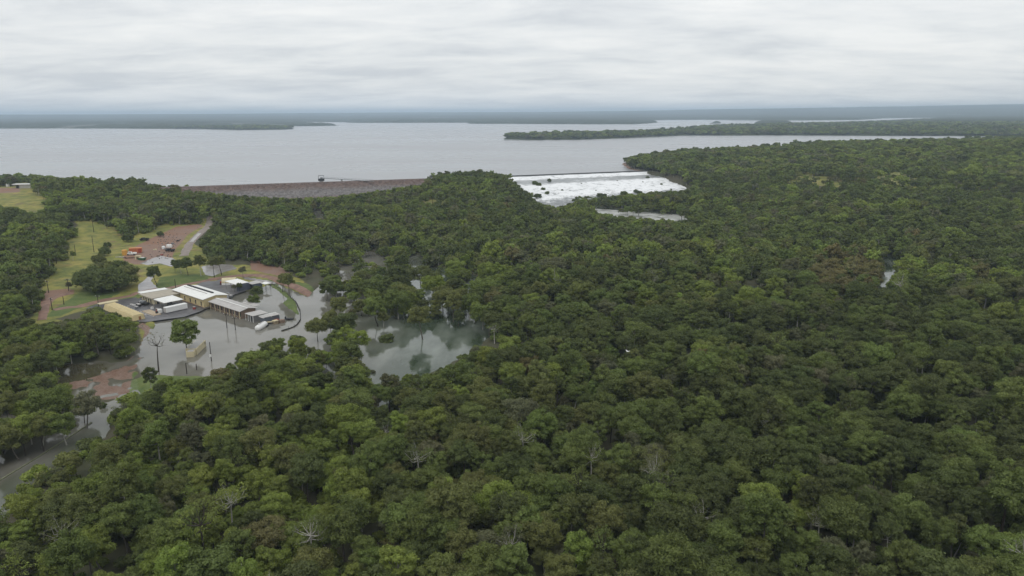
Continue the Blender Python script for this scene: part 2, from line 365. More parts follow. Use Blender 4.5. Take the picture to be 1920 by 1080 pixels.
# ------------------------------------------------------------------ ground sheet
ang = np.concatenate([np.arange(-180, -60, 5), np.arange(-60, -40, 1.0), np.arange(-40, 40, .17), np.arange(40, 60, 1.0), np.arange(60, 180, 5)])
rad = [4, 20, 40, 60]
r_ = 75.0
while r_ < 950: rad.append(r_); r_ *= 1.0085
while r_ < 32000: rad.append(r_); r_ *= 1.024
rad = np.array(rad)
A, RR = np.meshgrid(np.radians(ang), rad)
GX, GY = RR * np.sin(A), RR * np.cos(A)
GZ = land(GX, GY)
me = grid_mesh('ground', GX, GY, GZ, wrap=True)
GRASS = [poly([(127, 416), (180, 414), (215, 428), (233, 445), (262, 438), (292, 430), (300, 420), (365, 418), (400, 404), (410, 414), (395, 428), (374, 446), (362, 460), (390, 470), (392, 490), (460, 492),
               (500, 500), (560, 515), (600, 545), (590, 550), (560, 540), (500, 528), (400, 528), (270, 548), (150, 578), (60, 606), (30, 615), (70, 580), (78, 545), (80, 525), (100, 517), (102, 491), (124, 486), (124, 455), (150, 439)], 2.5),
         poly([(-30, 345), (80, 345), (90, 360), (92, 387), (72, 400), (50, 400), (34, 390), (15, 387), (-30, 383)], 13.5),
         poly([(36, 605), (80, 596), (112, 600), (120, 615), (80, 625), (30, 640), (0, 640), (0, 615)], 1.5),
         poly([(250, 694), (268, 702), (300, 704), (340, 702), (400, 704), (440, 715), (380, 740), (300, 730), (262, 745), (240, 742)], .5),
         poly([(262, 612), (275, 604), (296, 600), (285, 615), (276, 640), (266, 640)], .5),
         poly([(1430, 316), (1530, 311), (1860, 333), (1900, 352), (1700, 354), (1480, 337)], 15),
         poly([(780, 374), (850, 372), (900, 385), (860, 398), (800, 385)], 7), BANK]
DIRT = [poly([(232, 478), (262, 460), (300, 445), (330, 430), (372, 424), (382, 426), (350, 446), (334, 462), (326, 470), (320, 486), (290, 490), (255, 494), (232, 488)], 3.2),
        poly([(82, 548), (130, 543), (143, 548), (112, 556), (96, 566), (90, 582), (78, 582), (76, 565)], 1.8),
        poly([(470, 488), (520, 492), (545, 505), (540, 520), (500, 512), (470, 505)], 1.2),
        poly([(-30, 354), (36, 353), (38, 360), (-30, 363)], 14.5), poly([(140, 350), (150, 352), (148, 362), (134, 358)], 13)]
LUSH = [BANK, poly([(100, 580), (150, 548), (210, 535), (225, 548), (150, 574), (115, 592), (85, 596)], 1.6), poly([(290, 540), (300, 522), (340, 515), (390, 515), (390, 524), (330, 538), (290, 548)], 1.2),
        poly([(155, 572), (262, 552), (268, 554), (200, 570), (180, 576)], 1.0), GRASS[3],
        poly([(553, 528), (575, 532), (604, 551), (600, 556), (570, 541), (550, 533)], .8)]
def cover(x, y, pgs, bl):
    r0 = np.zeros_like(x)
    for pg in pgs: r0 = np.maximum(r0, sst(sdf(x, y, pg), -bl, bl))
    return r0
fx, fy = GX.ravel(), GY.ravel()
nearm = (np.hypot(fx, fy) < 1300) & (fy > 0)
cov = np.zeros((fx.size, 4), np.float32); cov[:, 3] = 1; lus = np.zeros(fx.size, np.float32)
wb = (fbm(fx[nearm], fy[nearm], 9, 41) - .5) * 0
cov[nearm, 0] = cover(fx[nearm], fy[nearm], GRASS, 3.0)
cov[nearm, 1] = cover(fx[nearm], fy[nearm], DIRT, 2.0)
cov[nearm, 2] = cover(fx[nearm], fy[nearm], [MUD], 1.2)
sr_ = np.abs(sdf(fx[nearm], fy[nearm], RESW)); cov[nearm, 1] = np.maximum(cov[nearm, 1], (sr_ < 3) * .7)
lus[nearm] = cover(fx[nearm], fy[nearm], LUSH, 1.2)
ca = me.attributes.new('cover', 'FLOAT_COLOR', 'POINT'); ca.data.foreach_set('color', cov.ravel())
la = me.attributes.new('lush', 'FLOAT', 'POINT'); la.data.foreach_set('value', lus)
tag(link('ground', me, [M_GROUND]), 'forest floor, grass and bare soil below the dam', kind='structure')

# interpolated lookup of the ground sheet, used to set things down on it
def gz(x, y): return land(np.atleast_1d(np.asarray(x, float)), np.atleast_1d(np.asarray(y, float)))
def gz1(x, y): return float(gz(x, y)[0])

# ------------------------------------------------------------------ water
def flat(name, pts, z, m, label, kind='structure', cat=None):
    bm = bmesh.new(); vs = [bm.verts.new((x, y, z)) for x, y in pts]
    es = [bm.edges.new((vs[i], vs[(i + 1) % len(vs)])) for i in range(len(vs))]
    bmesh.ops.triangle_fill(bm, use_beauty=True, use_dissolve=False, edges=es)
    bmesh.ops.recalc_face_normals(bm, faces=bm.faces)
    for f in bm.faces:
        if f.normal.z < 0: f.normal_flip()
    me = bpy.data.meshes.new(name); bm.to_mesh(me); bm.free()
    return tag(link(name, me, [m]), label, cat, kind=kind)
M_LAKE = water_mat('lake_water', (.27, .28, .285), .22, (.33, .33, .34), .003, 0.0, .5, .5, (.6, 1.6, 1))
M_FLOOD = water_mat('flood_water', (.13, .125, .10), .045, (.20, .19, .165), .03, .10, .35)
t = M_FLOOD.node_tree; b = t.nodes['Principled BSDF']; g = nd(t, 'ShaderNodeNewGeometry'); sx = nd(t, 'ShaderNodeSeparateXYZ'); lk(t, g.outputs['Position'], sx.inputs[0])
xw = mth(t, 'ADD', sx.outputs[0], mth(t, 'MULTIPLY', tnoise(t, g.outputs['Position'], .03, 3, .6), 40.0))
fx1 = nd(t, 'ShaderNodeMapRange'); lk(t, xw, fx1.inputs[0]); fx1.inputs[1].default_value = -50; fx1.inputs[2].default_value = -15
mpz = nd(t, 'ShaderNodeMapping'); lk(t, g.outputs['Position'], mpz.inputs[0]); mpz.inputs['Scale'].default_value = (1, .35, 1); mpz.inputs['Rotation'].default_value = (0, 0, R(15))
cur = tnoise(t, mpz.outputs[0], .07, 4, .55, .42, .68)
grn = mixc(t, cur, (.045, .062, .040), (.21, .235, .20))  # murky green water; the trees' dark reflection is put into this colour too
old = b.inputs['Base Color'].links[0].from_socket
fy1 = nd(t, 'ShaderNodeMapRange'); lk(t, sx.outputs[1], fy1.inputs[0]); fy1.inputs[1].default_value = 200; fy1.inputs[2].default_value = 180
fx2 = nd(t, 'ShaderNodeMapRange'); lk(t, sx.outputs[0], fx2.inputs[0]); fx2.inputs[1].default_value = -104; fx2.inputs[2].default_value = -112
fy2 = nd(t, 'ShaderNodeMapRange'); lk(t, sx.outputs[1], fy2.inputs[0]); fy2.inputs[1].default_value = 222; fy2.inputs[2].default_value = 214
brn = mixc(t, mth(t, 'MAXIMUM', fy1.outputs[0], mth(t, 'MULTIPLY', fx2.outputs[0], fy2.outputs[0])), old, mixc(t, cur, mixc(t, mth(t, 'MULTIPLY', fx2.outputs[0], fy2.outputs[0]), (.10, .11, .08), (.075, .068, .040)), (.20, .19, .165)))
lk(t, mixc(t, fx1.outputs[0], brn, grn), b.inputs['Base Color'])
flat('reservoir_water', [tuple(CB + CD * 30), tuple(CB), tuple(CA), tuple(D1 - Dn * 12), tuple(D1 - Dn * 4), tuple(D0 - Dn * 4), (-385, 650), (-463, 658), tuple(np.array(P(-600, 351, ZR)) + (0, -8)), tuple(np.array(P(-1500, 356, ZR)) + (0, -8)), (-26000, 400), (-26000, 26000), (26000, 26000), (26000, 900), (500, 1000), (300, 930), (160, 850)],
     ZR, M_LAKE, 'wide pale grey reservoir behind the dam')
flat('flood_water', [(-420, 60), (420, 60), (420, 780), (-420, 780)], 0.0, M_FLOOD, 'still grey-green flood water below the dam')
M_PUD = water_mat('puddle_water', (.22, .20, .19), .12, (.30, .28, .27), .3)
def puddle(pts, z, lab, wob=1.0):
    pg = poly(pts, z); out_ = []
    for i in range(len(pg)):
        a, b = pg[i], pg[(i + 1) % len(pg)]; n = max(2, int(np.hypot(*(b - a)) / 1.5))
        for k in range(n):
            p = a + (b - a) * k / n; w_ = (fbm(p[0], p[1], 3.0, 9) - .5) * wob
            nrm = np.array([b[1] - a[1], a[0] - b[0]]); nrm = nrm / (np.linalg.norm(nrm) + 1e-9); out_.append(tuple(p + nrm * w_))
    zz = max(z, float(np.max(gz([p[0] for p in out_], [p[1] for p in out_])))) if z < 0 else z
    return flat('puddle_water', out_, zz, M_PUD, lab)
puddle([(258, 546), (260, 534), (272, 524), (283, 514), (291, 504), (293, 512), (283, 526), (290, 535), (300, 543), (270, 550)], 1.42, 'pale puddled water lying along the track by the shade tree')
puddle([(262, 494), (286, 484), (300, 479), (324, 484), (334, 492), (322, 500), (300, 494), (270, 498)], 2.2, 'pale sheet of water across the yard entrance')
puddle([(378, 500), (400, 494), (436, 497), (444, 504), (420, 510), (398, 518), (384, 515)], 1.08, 'grey pool under the row of roadside trees')
puddle([(456, 519.5), (490, 522), (516, 529), (516, 533), (490, 528), (460, 524)], .58, 'pale strip of water beside the curved road')

# spillway: falling water with foam
M_FOAM = bpy.data.materials.new('foam_water'); M_FOAM.use_nodes = True
t = M_FOAM.node_tree; b = t.nodes['Principled BSDF']
g = nd(t, 'ShaderNodeNewGeometry'); at = nd(t, 'ShaderNodeAttribute', attribute_name='foam')
mp2 = nd(t, 'ShaderNodeMapping'); lk(t, g.outputs['Position'], mp2.inputs[0]); mp2.inputs['Rotation'].default_value = (0, 0, R(-24)); mp2.inputs['Scale'].default_value = (.5, 1.0, 1)
nn = tnoise(t, mp2.outputs[0], .30, 7, .72, .34, .66); b.inputs['Specular IOR Level'].default_value = .25
ff = mth(t, 'MULTIPLY', mth(t, 'SUBTRACT', mth(t, 'ADD', at.outputs['Fac'], mth(t, 'MULTIPLY', nn, .9)), .80), 1.9, True)
lk(t, mixc(t, ff, (.22, .23, .23), (.87, .88, .89)), b.inputs['Base Color'])
lk(t, mth(t, 'ADD', .3, mth(t, 'MULTIPLY', ff, .6)), b.inputs['Roughness'])
bp = nd(t, 'ShaderNodeBump', _Strength=.5, _Distance=.8); lk(t, nn, bp.inputs['Height']); lk(t, bp.outputs[0], b.inputs['Normal'])
ns_, nt_ = 230, 130
S_, T_ = np.meshgrid(np.linspace(0, 1, ns_), np.linspace(0, 1, nt_))
cb = np.array(CHB); cl = np.concatenate([[0], np.cumsum(np.hypot(*np.diff(cb, axis=0).T))]); cl /= cl[-1]
BX, BY = np.interp(S_, cl, cb[:, 0]), np.interp(S_, cl, cb[:, 1])
TX, TY = CA[0] + (CB[0] - CA[0]) * S_, CA[1] + (CB[1] - CA[1]) * S_
WX, WY = TX + (BX - TX) * T_, TY + (BY - TY) * T_
tt = T_ + (fbm(WX, WY, 22, 51) - .5) * .10 * np.sin(np.pi * T_)
WZ = chute_z(tt) + (fbm(WX, WY, 7, 52, 4) - .5) * (.2 + 1.8 * sst(tt, .36, .55)) + (fbm(WX, WY, 2.2, 55, 2) - .5) * 1.0 * sst(tt, .4, .5)
WZ[0] = 13.0
fo = np.interp(tt, [0, .015, .03, .09, .13, .28, .34, .40, .6, .72, .78, .88, 1], [.2, .5, 1.0, .95, .34, .34, .6, 1.0, .85, .95, .5, .12, .05])
fo += (fbm(WX, WY, 18, 53) - .5) * .5
me = grid_mesh('spillway_water', WX, WY, WZ)
fa = me.attributes.new('foam', 'FLOAT', 'POINT'); fa.data.foreach_set('value', fo.ravel().astype(np.float32))
tag(link('spillway_water', me, [M_FOAM]), 'white foaming water rushing down the spillway', kind='structure')
M_CREEK = water_mat('creek_water', (.25, .25, .22), .25, (.62, .62, .60), .12, .2, .8)
flat('creek_water', [P(*p, .05) for p in [(1030, 386), (1062, 378), (1085, 388), (1125, 392), (1190, 396), (1310, 405), (1300, 420), (1200, 413), (1110, 403), (1050, 396)]], .05, M_CREEK, 'fast pale creek below the spillway foam')

# ------------------------------------------------------------------ dam, weir, intake tower
def bx(bm, c, s, rot=0.0, org=(0, 0, 0)):
    """box centred at c (local), size s, turned by rot about org"""
    ca_, sa_ = math.cos(rot), math.sin(rot); vs = []
    for dx in (-.5, .5):
        for dy in (-.5, .5):
            for dz in (-.5, .5):
                x, y, z = c[0] + dx * s[0], c[1] + dy * s[1], c[2] + dz * s[2]
                vs.append(bm.verts.new((org[0] + x * ca_ - y * sa_, org[1] + x * sa_ + y * ca_, org[2] + z)))
    for q in ((0, 1, 3, 2), (4, 6, 7, 5), (0, 4, 5, 1), (2, 3, 7, 6), (0, 2, 6, 4), (1, 5, 7, 3)): bm.faces.new([vs[i] for i in q])
def hexa(bm, lo, hi):
    """eight corners: four lower, four upper, both in the same turning order"""
    a = [bm.verts.new(p) for p in lo]; b_ = [bm.verts.new(p) for p in hi]
    bm.faces.new(a[::-1]); bm.faces.new(b_)
    for i in range(4): bm.faces.new((a[i], a[(i + 1) % 4], b_[(i + 1) % 4], b_[i]))
def cyl(bm, p, q, r0, r1=None, n=8):
    r1 = r0 if r1 is None else r1; p, q = Vector(p), Vector(q); d_ = (q - p).normalized()
    u = d_.orthogonal().normalized(); w = d_.cross(u)
    A_ = [bm.verts.new(p + (u * math.cos(2 * math.pi * i / n) + w * math.sin(2 * math.pi * i / n)) * r0) for i in range(n)]
    B_ = [bm.verts.new(q + (u * math.cos(2 * math.pi * i / n) + w * math.sin(2 * math.pi * i / n)) * r1) for i in range(n)]
    bm.faces.new(A_[::-1]); bm.faces.new(B_)
    for i in range(n): bm.faces.new((A_[i], A_[(i + 1) % n], B_[(i + 1) % n], B_[i]))
def obj(name, bm, m, parent=None, smooth=False):
    bmesh.ops.recalc_face_normals(bm, faces=bm.faces)
    me = bpy.data.meshes.new(name); bm.to_mesh(me); bm.free()
    if smooth:
        for p in me.polygons: p.use_smooth = True
    return link(name, me, [m], parent)
def empty(name, loc, label, cat, group=None, rot=0.0):
    o = bpy.data.objects.new(name, None); COL.objects.link(o); o.location = loc; o.rotation_euler = (0, 0, rot)
    o.empty_display_size = .5
    return tag(o, label, cat, group)

M_DAM = bpy.data.materials.new('dam_rock'); M_DAM.use_nodes = True
t = M_DAM.node_tree; b = t.nodes['Principled BSDF']; g = nd(t, 'ShaderNodeNewGeometry')
sx = nd(t, 'ShaderNodeSeparateXYZ'); lk(t, g.outputs['Position'], sx.inputs[0])
hgt = mth(t, 'ADD', sx.outputs[2], mth(t, 'MULTIPLY', tnoise(t, g.outputs['Position'], .05, 4, .6), 4.0))
rr = nd(t, 'ShaderNodeValToRGB'); mr = nd(t, 'ShaderNodeMapRange'); lk(t, hgt, mr.inputs[0]); mr.inputs[1].default_value = 2; mr.inputs[2].default_value = 18; lk(t, mr.outputs[0], rr.inputs[0])
e = rr.color_ramp.elements; e[0].position = 0; e[0].color = (.14, .12, .11, 1); e[1].position = 1; e[1].color = (.115, .08, .068, 1)
for p_, c_ in ((.26, (.155, .11, .098, 1)), (.38, (.17, .155, .15, 1)), (.62, (.165, .15, .145, 1)), (.8, (.135, .095, .08, 1))): q = e.new(p_); q.color = c_
vo = nd(t, 'ShaderNodeTexVoronoi', _Scale=.55); lk(t, g.outputs['Position'], vo.inputs['Vector'])
vs_ = nd(t, 'ShaderNodeSeparateColor'); lk(t, vo.outputs['Color'], vs_.inputs[0])
sc_ = nd(t, 'ShaderNodeVectorMath', operation='SCALE'); lk(t, rr.outputs[0], sc_.inputs[0]); lk(t, mth(t, 'ADD', .72, mth(t, 'MULTIPLY', vs_.outputs[0], .55)), sc_.inputs['Scale'])
lk(t, sc_.outputs[0], b.inputs['Base Color']); b.inputs['Roughness'].default_value = .95
bp = nd(t, 'ShaderNodeBump', _Strength=1.0, _Distance=.8); lk(t, vo.outputs['Distance'], bp.inputs['Height']); bp.invert = True; lk(t, bp.outputs[0], b.inputs['Normal'])
Sg, Pg = np.meshgrid(np.linspace(0, DL, 380), np.arange(len(prof)))
off = prof[Pg, 0]; zz = prof[Pg, 1].copy()
DX, DY = D0[0] + Dd[0] * Sg + Dn[0] * off, D0[1] + Dd[1] * Sg + Dn[1] * off
berm = np.exp(-((off - 17) / 1.5) ** 2) * .5
jit = (vnoise(DX, DY, 1.3, 61) - .5) * .9 * (off > 3.5) + (fbm(DX, DY, 9, 62) - .5) * .8 * (off > 4)
me = grid_mesh('rockfill_dam', DX, DY, zz + jit + berm, smooth=False)
tag(link('rockfill_dam', me, [M_DAM]), 'long reddish-grey rockfill dam wall holding back the reservoir', 'dam')
M_CONC = mat('concrete', (.34, .33, .31), .85, .35, .6)
M_DCONC = mat('wet_concrete', (.10, .10, .10), .7, .3, .6)
w = empty('spillway_weir', (*CA, ZR), 'dark wet concrete weir sill between reservoir and white water', 'weir')
wl = float(np.linalg.norm(CB - CA)); wa = math.atan2(CD[1], CD[0]); w.rotation_euler = (0, 0, wa)
bm = bmesh.new(); bx(bm, (wl / 2, .6, -.7), (wl + 6, 1.0, 3.5)); obj('sill', bm, M_DCONC, w)
for i in range(24):
    bm = bmesh.new(); bx(bm, (4 + i * (wl - 8) / 23, 1.8, -.2), (.7, 1.2, 2.2)); obj('buttress', bm, M_DCONC, w)

M_STEEL = mat('grey_steel', (.22, .23, .24), .6, .2, 2., .3)
M_DARK = mat('dark_paint', (.03, .03, .032), .7)
# intake tower standing in the lake
tx, ty = np.array(P(605, 343.5, ZR + .3)); c_ = (np.array([tx, ty]) - D0) @ Dd
tb = D0 + Dd * c_ - Dn * 30
tw = empty('intake_tower', (*tb, ZR - 4), 'small intake tower with open steel frame standing in the lake', 'tower', rot=math.atan2(Dd[1], Dd[0]))
bm = bmesh.new(); bx(bm, (0, 0, 2.5), (3.4, 3.4, 5.6)); obj('shaft', bm, M_CONC, tw)
bm = bmesh.new(); bx(bm, (0, 0, 6.2), (5.4, 4.6, 1.9)); obj('valve_room', bm, M_DARK, tw)
for x_ in (-2.4, 2.4):
    for y_ in (-2, 2):
        bm = bmesh.new(); bx(bm, (x_, y_, 8.5), (.22, .22, 2.7)); obj('post', bm, M_STEEL, tw)
bm = bmesh.new()
for y_ in (-2, 2): bx(bm, (0, y_, 9.95), (5.2, .2, .25))
for x_ in (-2.4, 2.4): bx(bm, (x_, 0, 9.95), (.2, 3.7, .24))
obj('top_frame', bm, M_STEEL, tw)
bm = bmesh.new(); bx(bm, (0.3, 0, 7.75), (2.2, 1.6, 1.1)); obj('winch', bm, M_STEEL, tw)
br0 = np.array([tb[0] + Dd[0] * 3.0, tb[1] + Dd[1] * 3.0]); cr1 = np.array(P(700, 339.5, ZC + .3))
bl_ = float(np.linalg.norm(cr1 - br0)); bz0, bz1 = ZR + 3.6, ZC + .3
fb = empty('footbridge', (*br0, bz0), 'thin steel footbridge running from the intake tower to the dam crest', 'footbridge', rot=math.atan2(cr1[1] - br0[1], cr1[0] - br0[0]))
bm = bmesh.new(); hexa(bm, [(0, -.7, -.4), (bl_, -.7, bz1 - bz0 - .4), (bl_, .7, bz1 - bz0 - .4), (0, .7, -.4)], [(0, -.7, 0), (bl_, -.7, bz1 - bz0), (bl_, .7, bz1 - bz0), (0, .7, 0)]); obj('deck', bm, M_STEEL, fb)
for s_ in (-.7, .7):
    bm = bmesh.new()
    hexa(bm, [(0, s_ - .03, 1.0), (bl_, s_ - .03, bz1 - bz0 + 1.0), (bl_, s_ + .03, bz1 - bz0 + 1.0), (0, s_ + .03, 1.0)], [(0, s_ - .03, 1.08), (bl_, s_ - .03, bz1 - bz0 + 1.08), (bl_, s_ + .03, bz1 - bz0 + 1.08), (0, s_ + .03, 1.08)])
    for k in range(15):
        xx = k * bl_ / 14; bx(bm, (xx, s_, (bz1 - bz0) * k / 14 + .5), (.06, .06, 1.0))
    obj('handrail', bm, M_STEEL, fb)
bm = bmesh.new(); bx(bm, (bl_ * .36, 0, -3.3), (1.2, 1.0, 6.0)); obj('pier', bm, M_CONC, fb)
hx, hy = P(808, 333.5, ZC)
hb = empty('valve_hut', (hx, hy, ZC - .1), 'small grey hut on the dam crest beside the wooded knoll', 'hut', rot=math.atan2(Dd[1], Dd[0]))
bm = bmesh.new(); bx(bm, (0, 0, 1.1), (2.2, 2.0, 2.2)); obj('wall', bm, mat('hut_wall', (.16, .17, .17), .8), hb)
bm = bmesh.new(); bx(bm, (0, 0, 2.3), (2.6, 2.4, .2)); obj('roof', bm, M_STEEL, hb)

# ------------------------------------------------------------------ far woods (reads as one mass)
M_WOOD = bpy.data.materials.new('far_canopy'); M_WOOD.use_nodes = True
t = M_WOOD.node_tree; b = t.nodes['Principled BSDF']; g = nd(t, 'ShaderNodeNewGeometry')
c1_ = mixc(t, tnoise(t, g.outputs['Position'], .004, 5, .65, .35, .65), (.026, .036, .013), (.045, .050, .020))
c2_ = mixc(t, mth(t, 'MULTIPLY', tnoise(t, g.outputs['Position'], .09, 4, .7, .45, .7), .7), c1_, (.062, .068, .028))
lk(t, c2_, b.inputs['Base Color']); b.inputs['Roughness'].default_value = 1; b.inputs['Specular IOR Level'].default_value = .05
wa_ = np.radians(np.arange(-43, 43, .10)); wr = [1560.]
while wr[-1] < 30000: wr.append(wr[-1] * (1.0085 if wr[-1] < 6500 else 1.02))
A, RR = np.meshgrid(wa_, np.array(wr)); X_, Y_ = RR * np.sin(A), RR * np.cos(A)
s_ = sdf(X_, Y_, RESW)
for isl in ISL: s_ = np.minimum(s_, -sdf(X_, Y_, isl))
s_ = -s_ + (fbm(X_, Y_, 60, 71) - .5) * 40
can = sst(s_, 2, 26) * (8.0 * (.65 + .35 * sst(RR, 2500, 3500)) + 3.5 * (vnoise(X_, Y_, 16, 72) - .3) + 3 * (vnoise(X_, Y_, 40, 73) - .5))
gap = sst(fbm(X_, Y_, 420, 77), .30, .36)
Z_ = land(X_, Y_) + np.where(s_ > 0, can * gap, -3) - .2
kp = (s_[:-1, :-1] > -6) | (s_[1:, 1:] > -6)
me = grid_mesh('far_woods', X_, Y_, Z_, keep=kp)
tag(link('far_woods', me, [M_WOOD]), 'dark eucalypt woodland covering the far shores and hills', kind='stuff')

# ------------------------------------------------------------------ the treatment compound
AX = R(-41.0); OX, OY = P(380.3, 562.4, 3.9)
def W(a, b_): return (OX + a * math.cos(AX) - b_ * math.sin(AX), OY + a * math.sin(AX) + b_ * math.cos(AX))
def comp(name, label, cat, a=0, b_=0, z=0.55, group=None, rot=0.0):
    return empty(name, (*W(a, b_), z), label, cat, group, AX + rot)
M_CREAM = mat('cream_wall', (.62, .51, .28), .8, .12, .7)
M_CREAM2 = mat('pale_cream_wall', (.60, .53, .35), .85, .15, .7)
M_WHITE = mat('white_roof', (.80, .80, .77), .5, .10, .35)
M_GREYROOF = mat('grey_roof', (.46, .44, .42), .6, .16, .5)
M_BEIGE = mat('beige_roof', (.42, .38, .31), .85, .2, .6)
M_BRICK = mat('brick_wall', (.24, .17, .125), .9, .35, 2.5)
M_RED = mat('red_paint', (.33, .05, .03), .6, .3, 2)
M_GLASS = mat('dark_glass', (.04, .045, .05), .15, spec=.5)
M_ASPH = mat('asphalt', (.105, .10, .105), .42, .45, .35, spec=.5)
M_TRUNKP = mat('pole_wood', (.05, .04, .035), .9)
M_WPAINT = mat('white_paint', (.78, .78, .76), .4, .06, 1)
M_TYRE = mat('tyre_rubber', (.02, .02, .02), .9)
def gable_roof(bm, a0, a1, b0, b1, ze, zr, th=.18):
    m_ = (b0 + b1) / 2
    hexa(bm, [(a0, b0, ze), (a1, b0, ze), (a1, m_ - .004, zr), (a0, m_ - .004, zr)], [(a0, b0, ze + th), (a1, b0, ze + th), (a1, m_ - .004, zr + th), (a0, m_ - .004, zr + th)])
    hexa(bm, [(a0, m_, zr), (a1, m_, zr), (a1, b1, ze), (a0, b1, ze)], [(a0, m_, zr + th), (a1, m_, zr + th), (a1, b1, ze + th), (a0, b1, ze + th)])
def gable_wall(bm, a0, a1, b0, b1, z0, ze, zr):
    m_ = (b0 + b1) / 2
    lo = [(a0, b0), (a0, m_), (a0, b1)]; vs = []
    for a in (a0, a1): vs.append([bm.verts.new(q) for q in ((a, b0, z0), (a, b1, z0), (a, b1, ze), (a, m_, zr), (a, b0, ze))])
    bm.faces.new(vs[0]); bm.faces.new(vs[1][::-1])
    for i in range(5): bm.faces.new((vs[0][i], vs[0][(i + 1) % 5], vs[1][(i + 1) % 5], vs[1][i]))
def part(name, m, parent, *boxes):
    bm = bmesh.new()
    for c, s in boxes: bx(bm, c, s)
    return obj(name, bm, m, parent)
# main hall: local a from -27 to 0, b from 0 to 10.5
Z0 = .55
hall = comp('pump_hall', 'large cream hall with bright white gable roof and row of tall side windows', 'hall')
bm = bmesh.new(); gable_wall(bm, -25.6, -.5, .45, 10.2, -1.0, 3.25, 4.05); obj('wall', bm, M_CREAM, hall)
bm = bmesh.new(); gable_roof(bm, -26.4, .1, -.1, 10.8, 3.3, 4.25); obj('roof', bm, M_WHITE, hall)
bm = bmesh.new(); hexa(bm, [(-25.2, 5.9, 4.2), (-4, 5.9, 4.2), (-4, 6.7, 4.2), (-25.2, 6.7, 4.2)], [(-25.2, 5.9, 4.78), (-4, 5.9, 4.78), (-4, 6.7, 4.66), (-25.2, 6.7, 4.66)]); obj('ridge_vent', bm, M_DARK, hall)
bm = bmesh.new(); hexa(bm, [(-24.5, 4.2, 4.2), (-5, 4.2, 4.2), (-5, 4.5, 4.2), (-24.5, 4.5, 4.2)], [(-24.5, 4.2, 4.4), (-5, 4.2, 4.4), (-5, 4.5, 4.42), (-24.5, 4.5, 4.42)]); obj('roof_duct', bm, M_GREYROOF, hall)
for i in range(5):
    aa = -21.0 + i * 4.6
    wnd = part('window', M_GLASS, hall, ((aa, .43, 1.35), (.75, .10, 1.7)))
    part('frame', M_CREAM2, wnd, ((aa, .36, 2.26), (1.0, .16, .12))); part('sill', M_CREAM2, wnd, ((aa, .36, .46), (1.0, .2, .10)))
part('plinth', M_RED, hall, ((-13, .44, -.15), (25, .12, .5)))
part('door', mat('brown_door', (.12, .08, .05), .7), hall, ((-.46, 3.2, .55), (.10, 1.1, 2.1)))
part('gutter', M_GREYROOF, hall, ((-13.1, -.17, 3.36), (26.4, .14, .16)))
# annex with flat beige roof
an = comp('annex', 'low cream annex with flat beige roof joined to the left end of the white hall', 'annex')
part('wall', M_CREAM2, an, ((-26.2, -4.6, 1.05), (11.0, 11.2, 3.1)))
bm = bmesh.new(); bx(bm, (-26.4, -4.8, 2.72), (12.6, 12.8, .22)); obj('roof', bm, M_BEIGE, an)
for i in range(4): part('window', M_GLASS, an, ((-30.0 + i * 2.2, -10.23, .95), (.7, .08, 1.6)))
part('door', M_DARK, an, ((-20.67, -8.6, .6), (.08, 1.0, 2.0)))
part('step', M_CREAM2, an, ((-26.6, -11.4, -.3), (9, 1.8, .5)))
part('step', M_CREAM2, an, ((-19.6, -8.4, -.3), (1.8, 4.5, .5)))
# long white strip roof behind
sr2 = comp('walkway_shelter', 'long narrow white shelter roof behind the beige annex roof', 'shelter')
bm = bmesh.new(); hexa(bm, [(-34.6, -10.6, 3.05), (-31.4, -10.6, 2.9), (-30.6, .2, 2.9), (-33.6, .2, 3.05)], [(-34.6, -10.6, 3.2), (-31.4, -10.6, 3.05), (-30.6, .2, 3.05), (-33.6, .2, 3.2)]); obj('roof', bm, M_WHITE, sr2)
for i in range(5):
    bb = -10 + i * 2.45
    for a_ in (-33.9, -31.6): part('post', M_STEEL, sr2, ((a_ + i * .15, bb, 1.3), (.1, .1, 3.2)))
# car port with white canopy
cpn = comp('open_canopy', 'white roofed open canopy over pipework in front of the beige annex', 'canopy')
bm = bmesh.new(); hexa(bm, [(-17.4, -11.6, 3.0), (-8.0, -11.6, 3.0), (-7.0, -4.4, 3.25), (-17.0, -4.2, 3.25)], [(-17.4, -11.6, 3.15), (-8.0, -11.6, 3.15), (-7.0, -4.4, 3.4), (-17.0, -4.2, 3.4)]); obj('roof', bm, M_WHITE, cpn)
part('fascia', M_GREYROOF, cpn, ((-12.7, -11.66, 2.95), (9.4, .1, .34)))
for a_ in (-17, -12.6, -8.3):
    for b_ in (-11.3, -4.6): part('post', M_STEEL, cpn, ((a_, b_, 1.25), (.16, .16, 3.6)))
for i in range(4):
    bm = bmesh.new(); cyl(bm, (-16 + i * 2.1, -6.5, -.2), (-16 + i * 2.1, -6.5, 1.3 + .3 * (i % 2)), .55, .5, 12); obj('filter_vessel', bm, M_STEEL, cpn)
bm = bmesh.new(); cyl(bm, (-16.8, -9.2, .8), (-8.5, -9.2, .8), .16, n=8); cyl(bm, (-12, -9.2, .8), (-12, -6, .8), .14, n=8); obj('pipe', bm, M_STEEL, cpn)
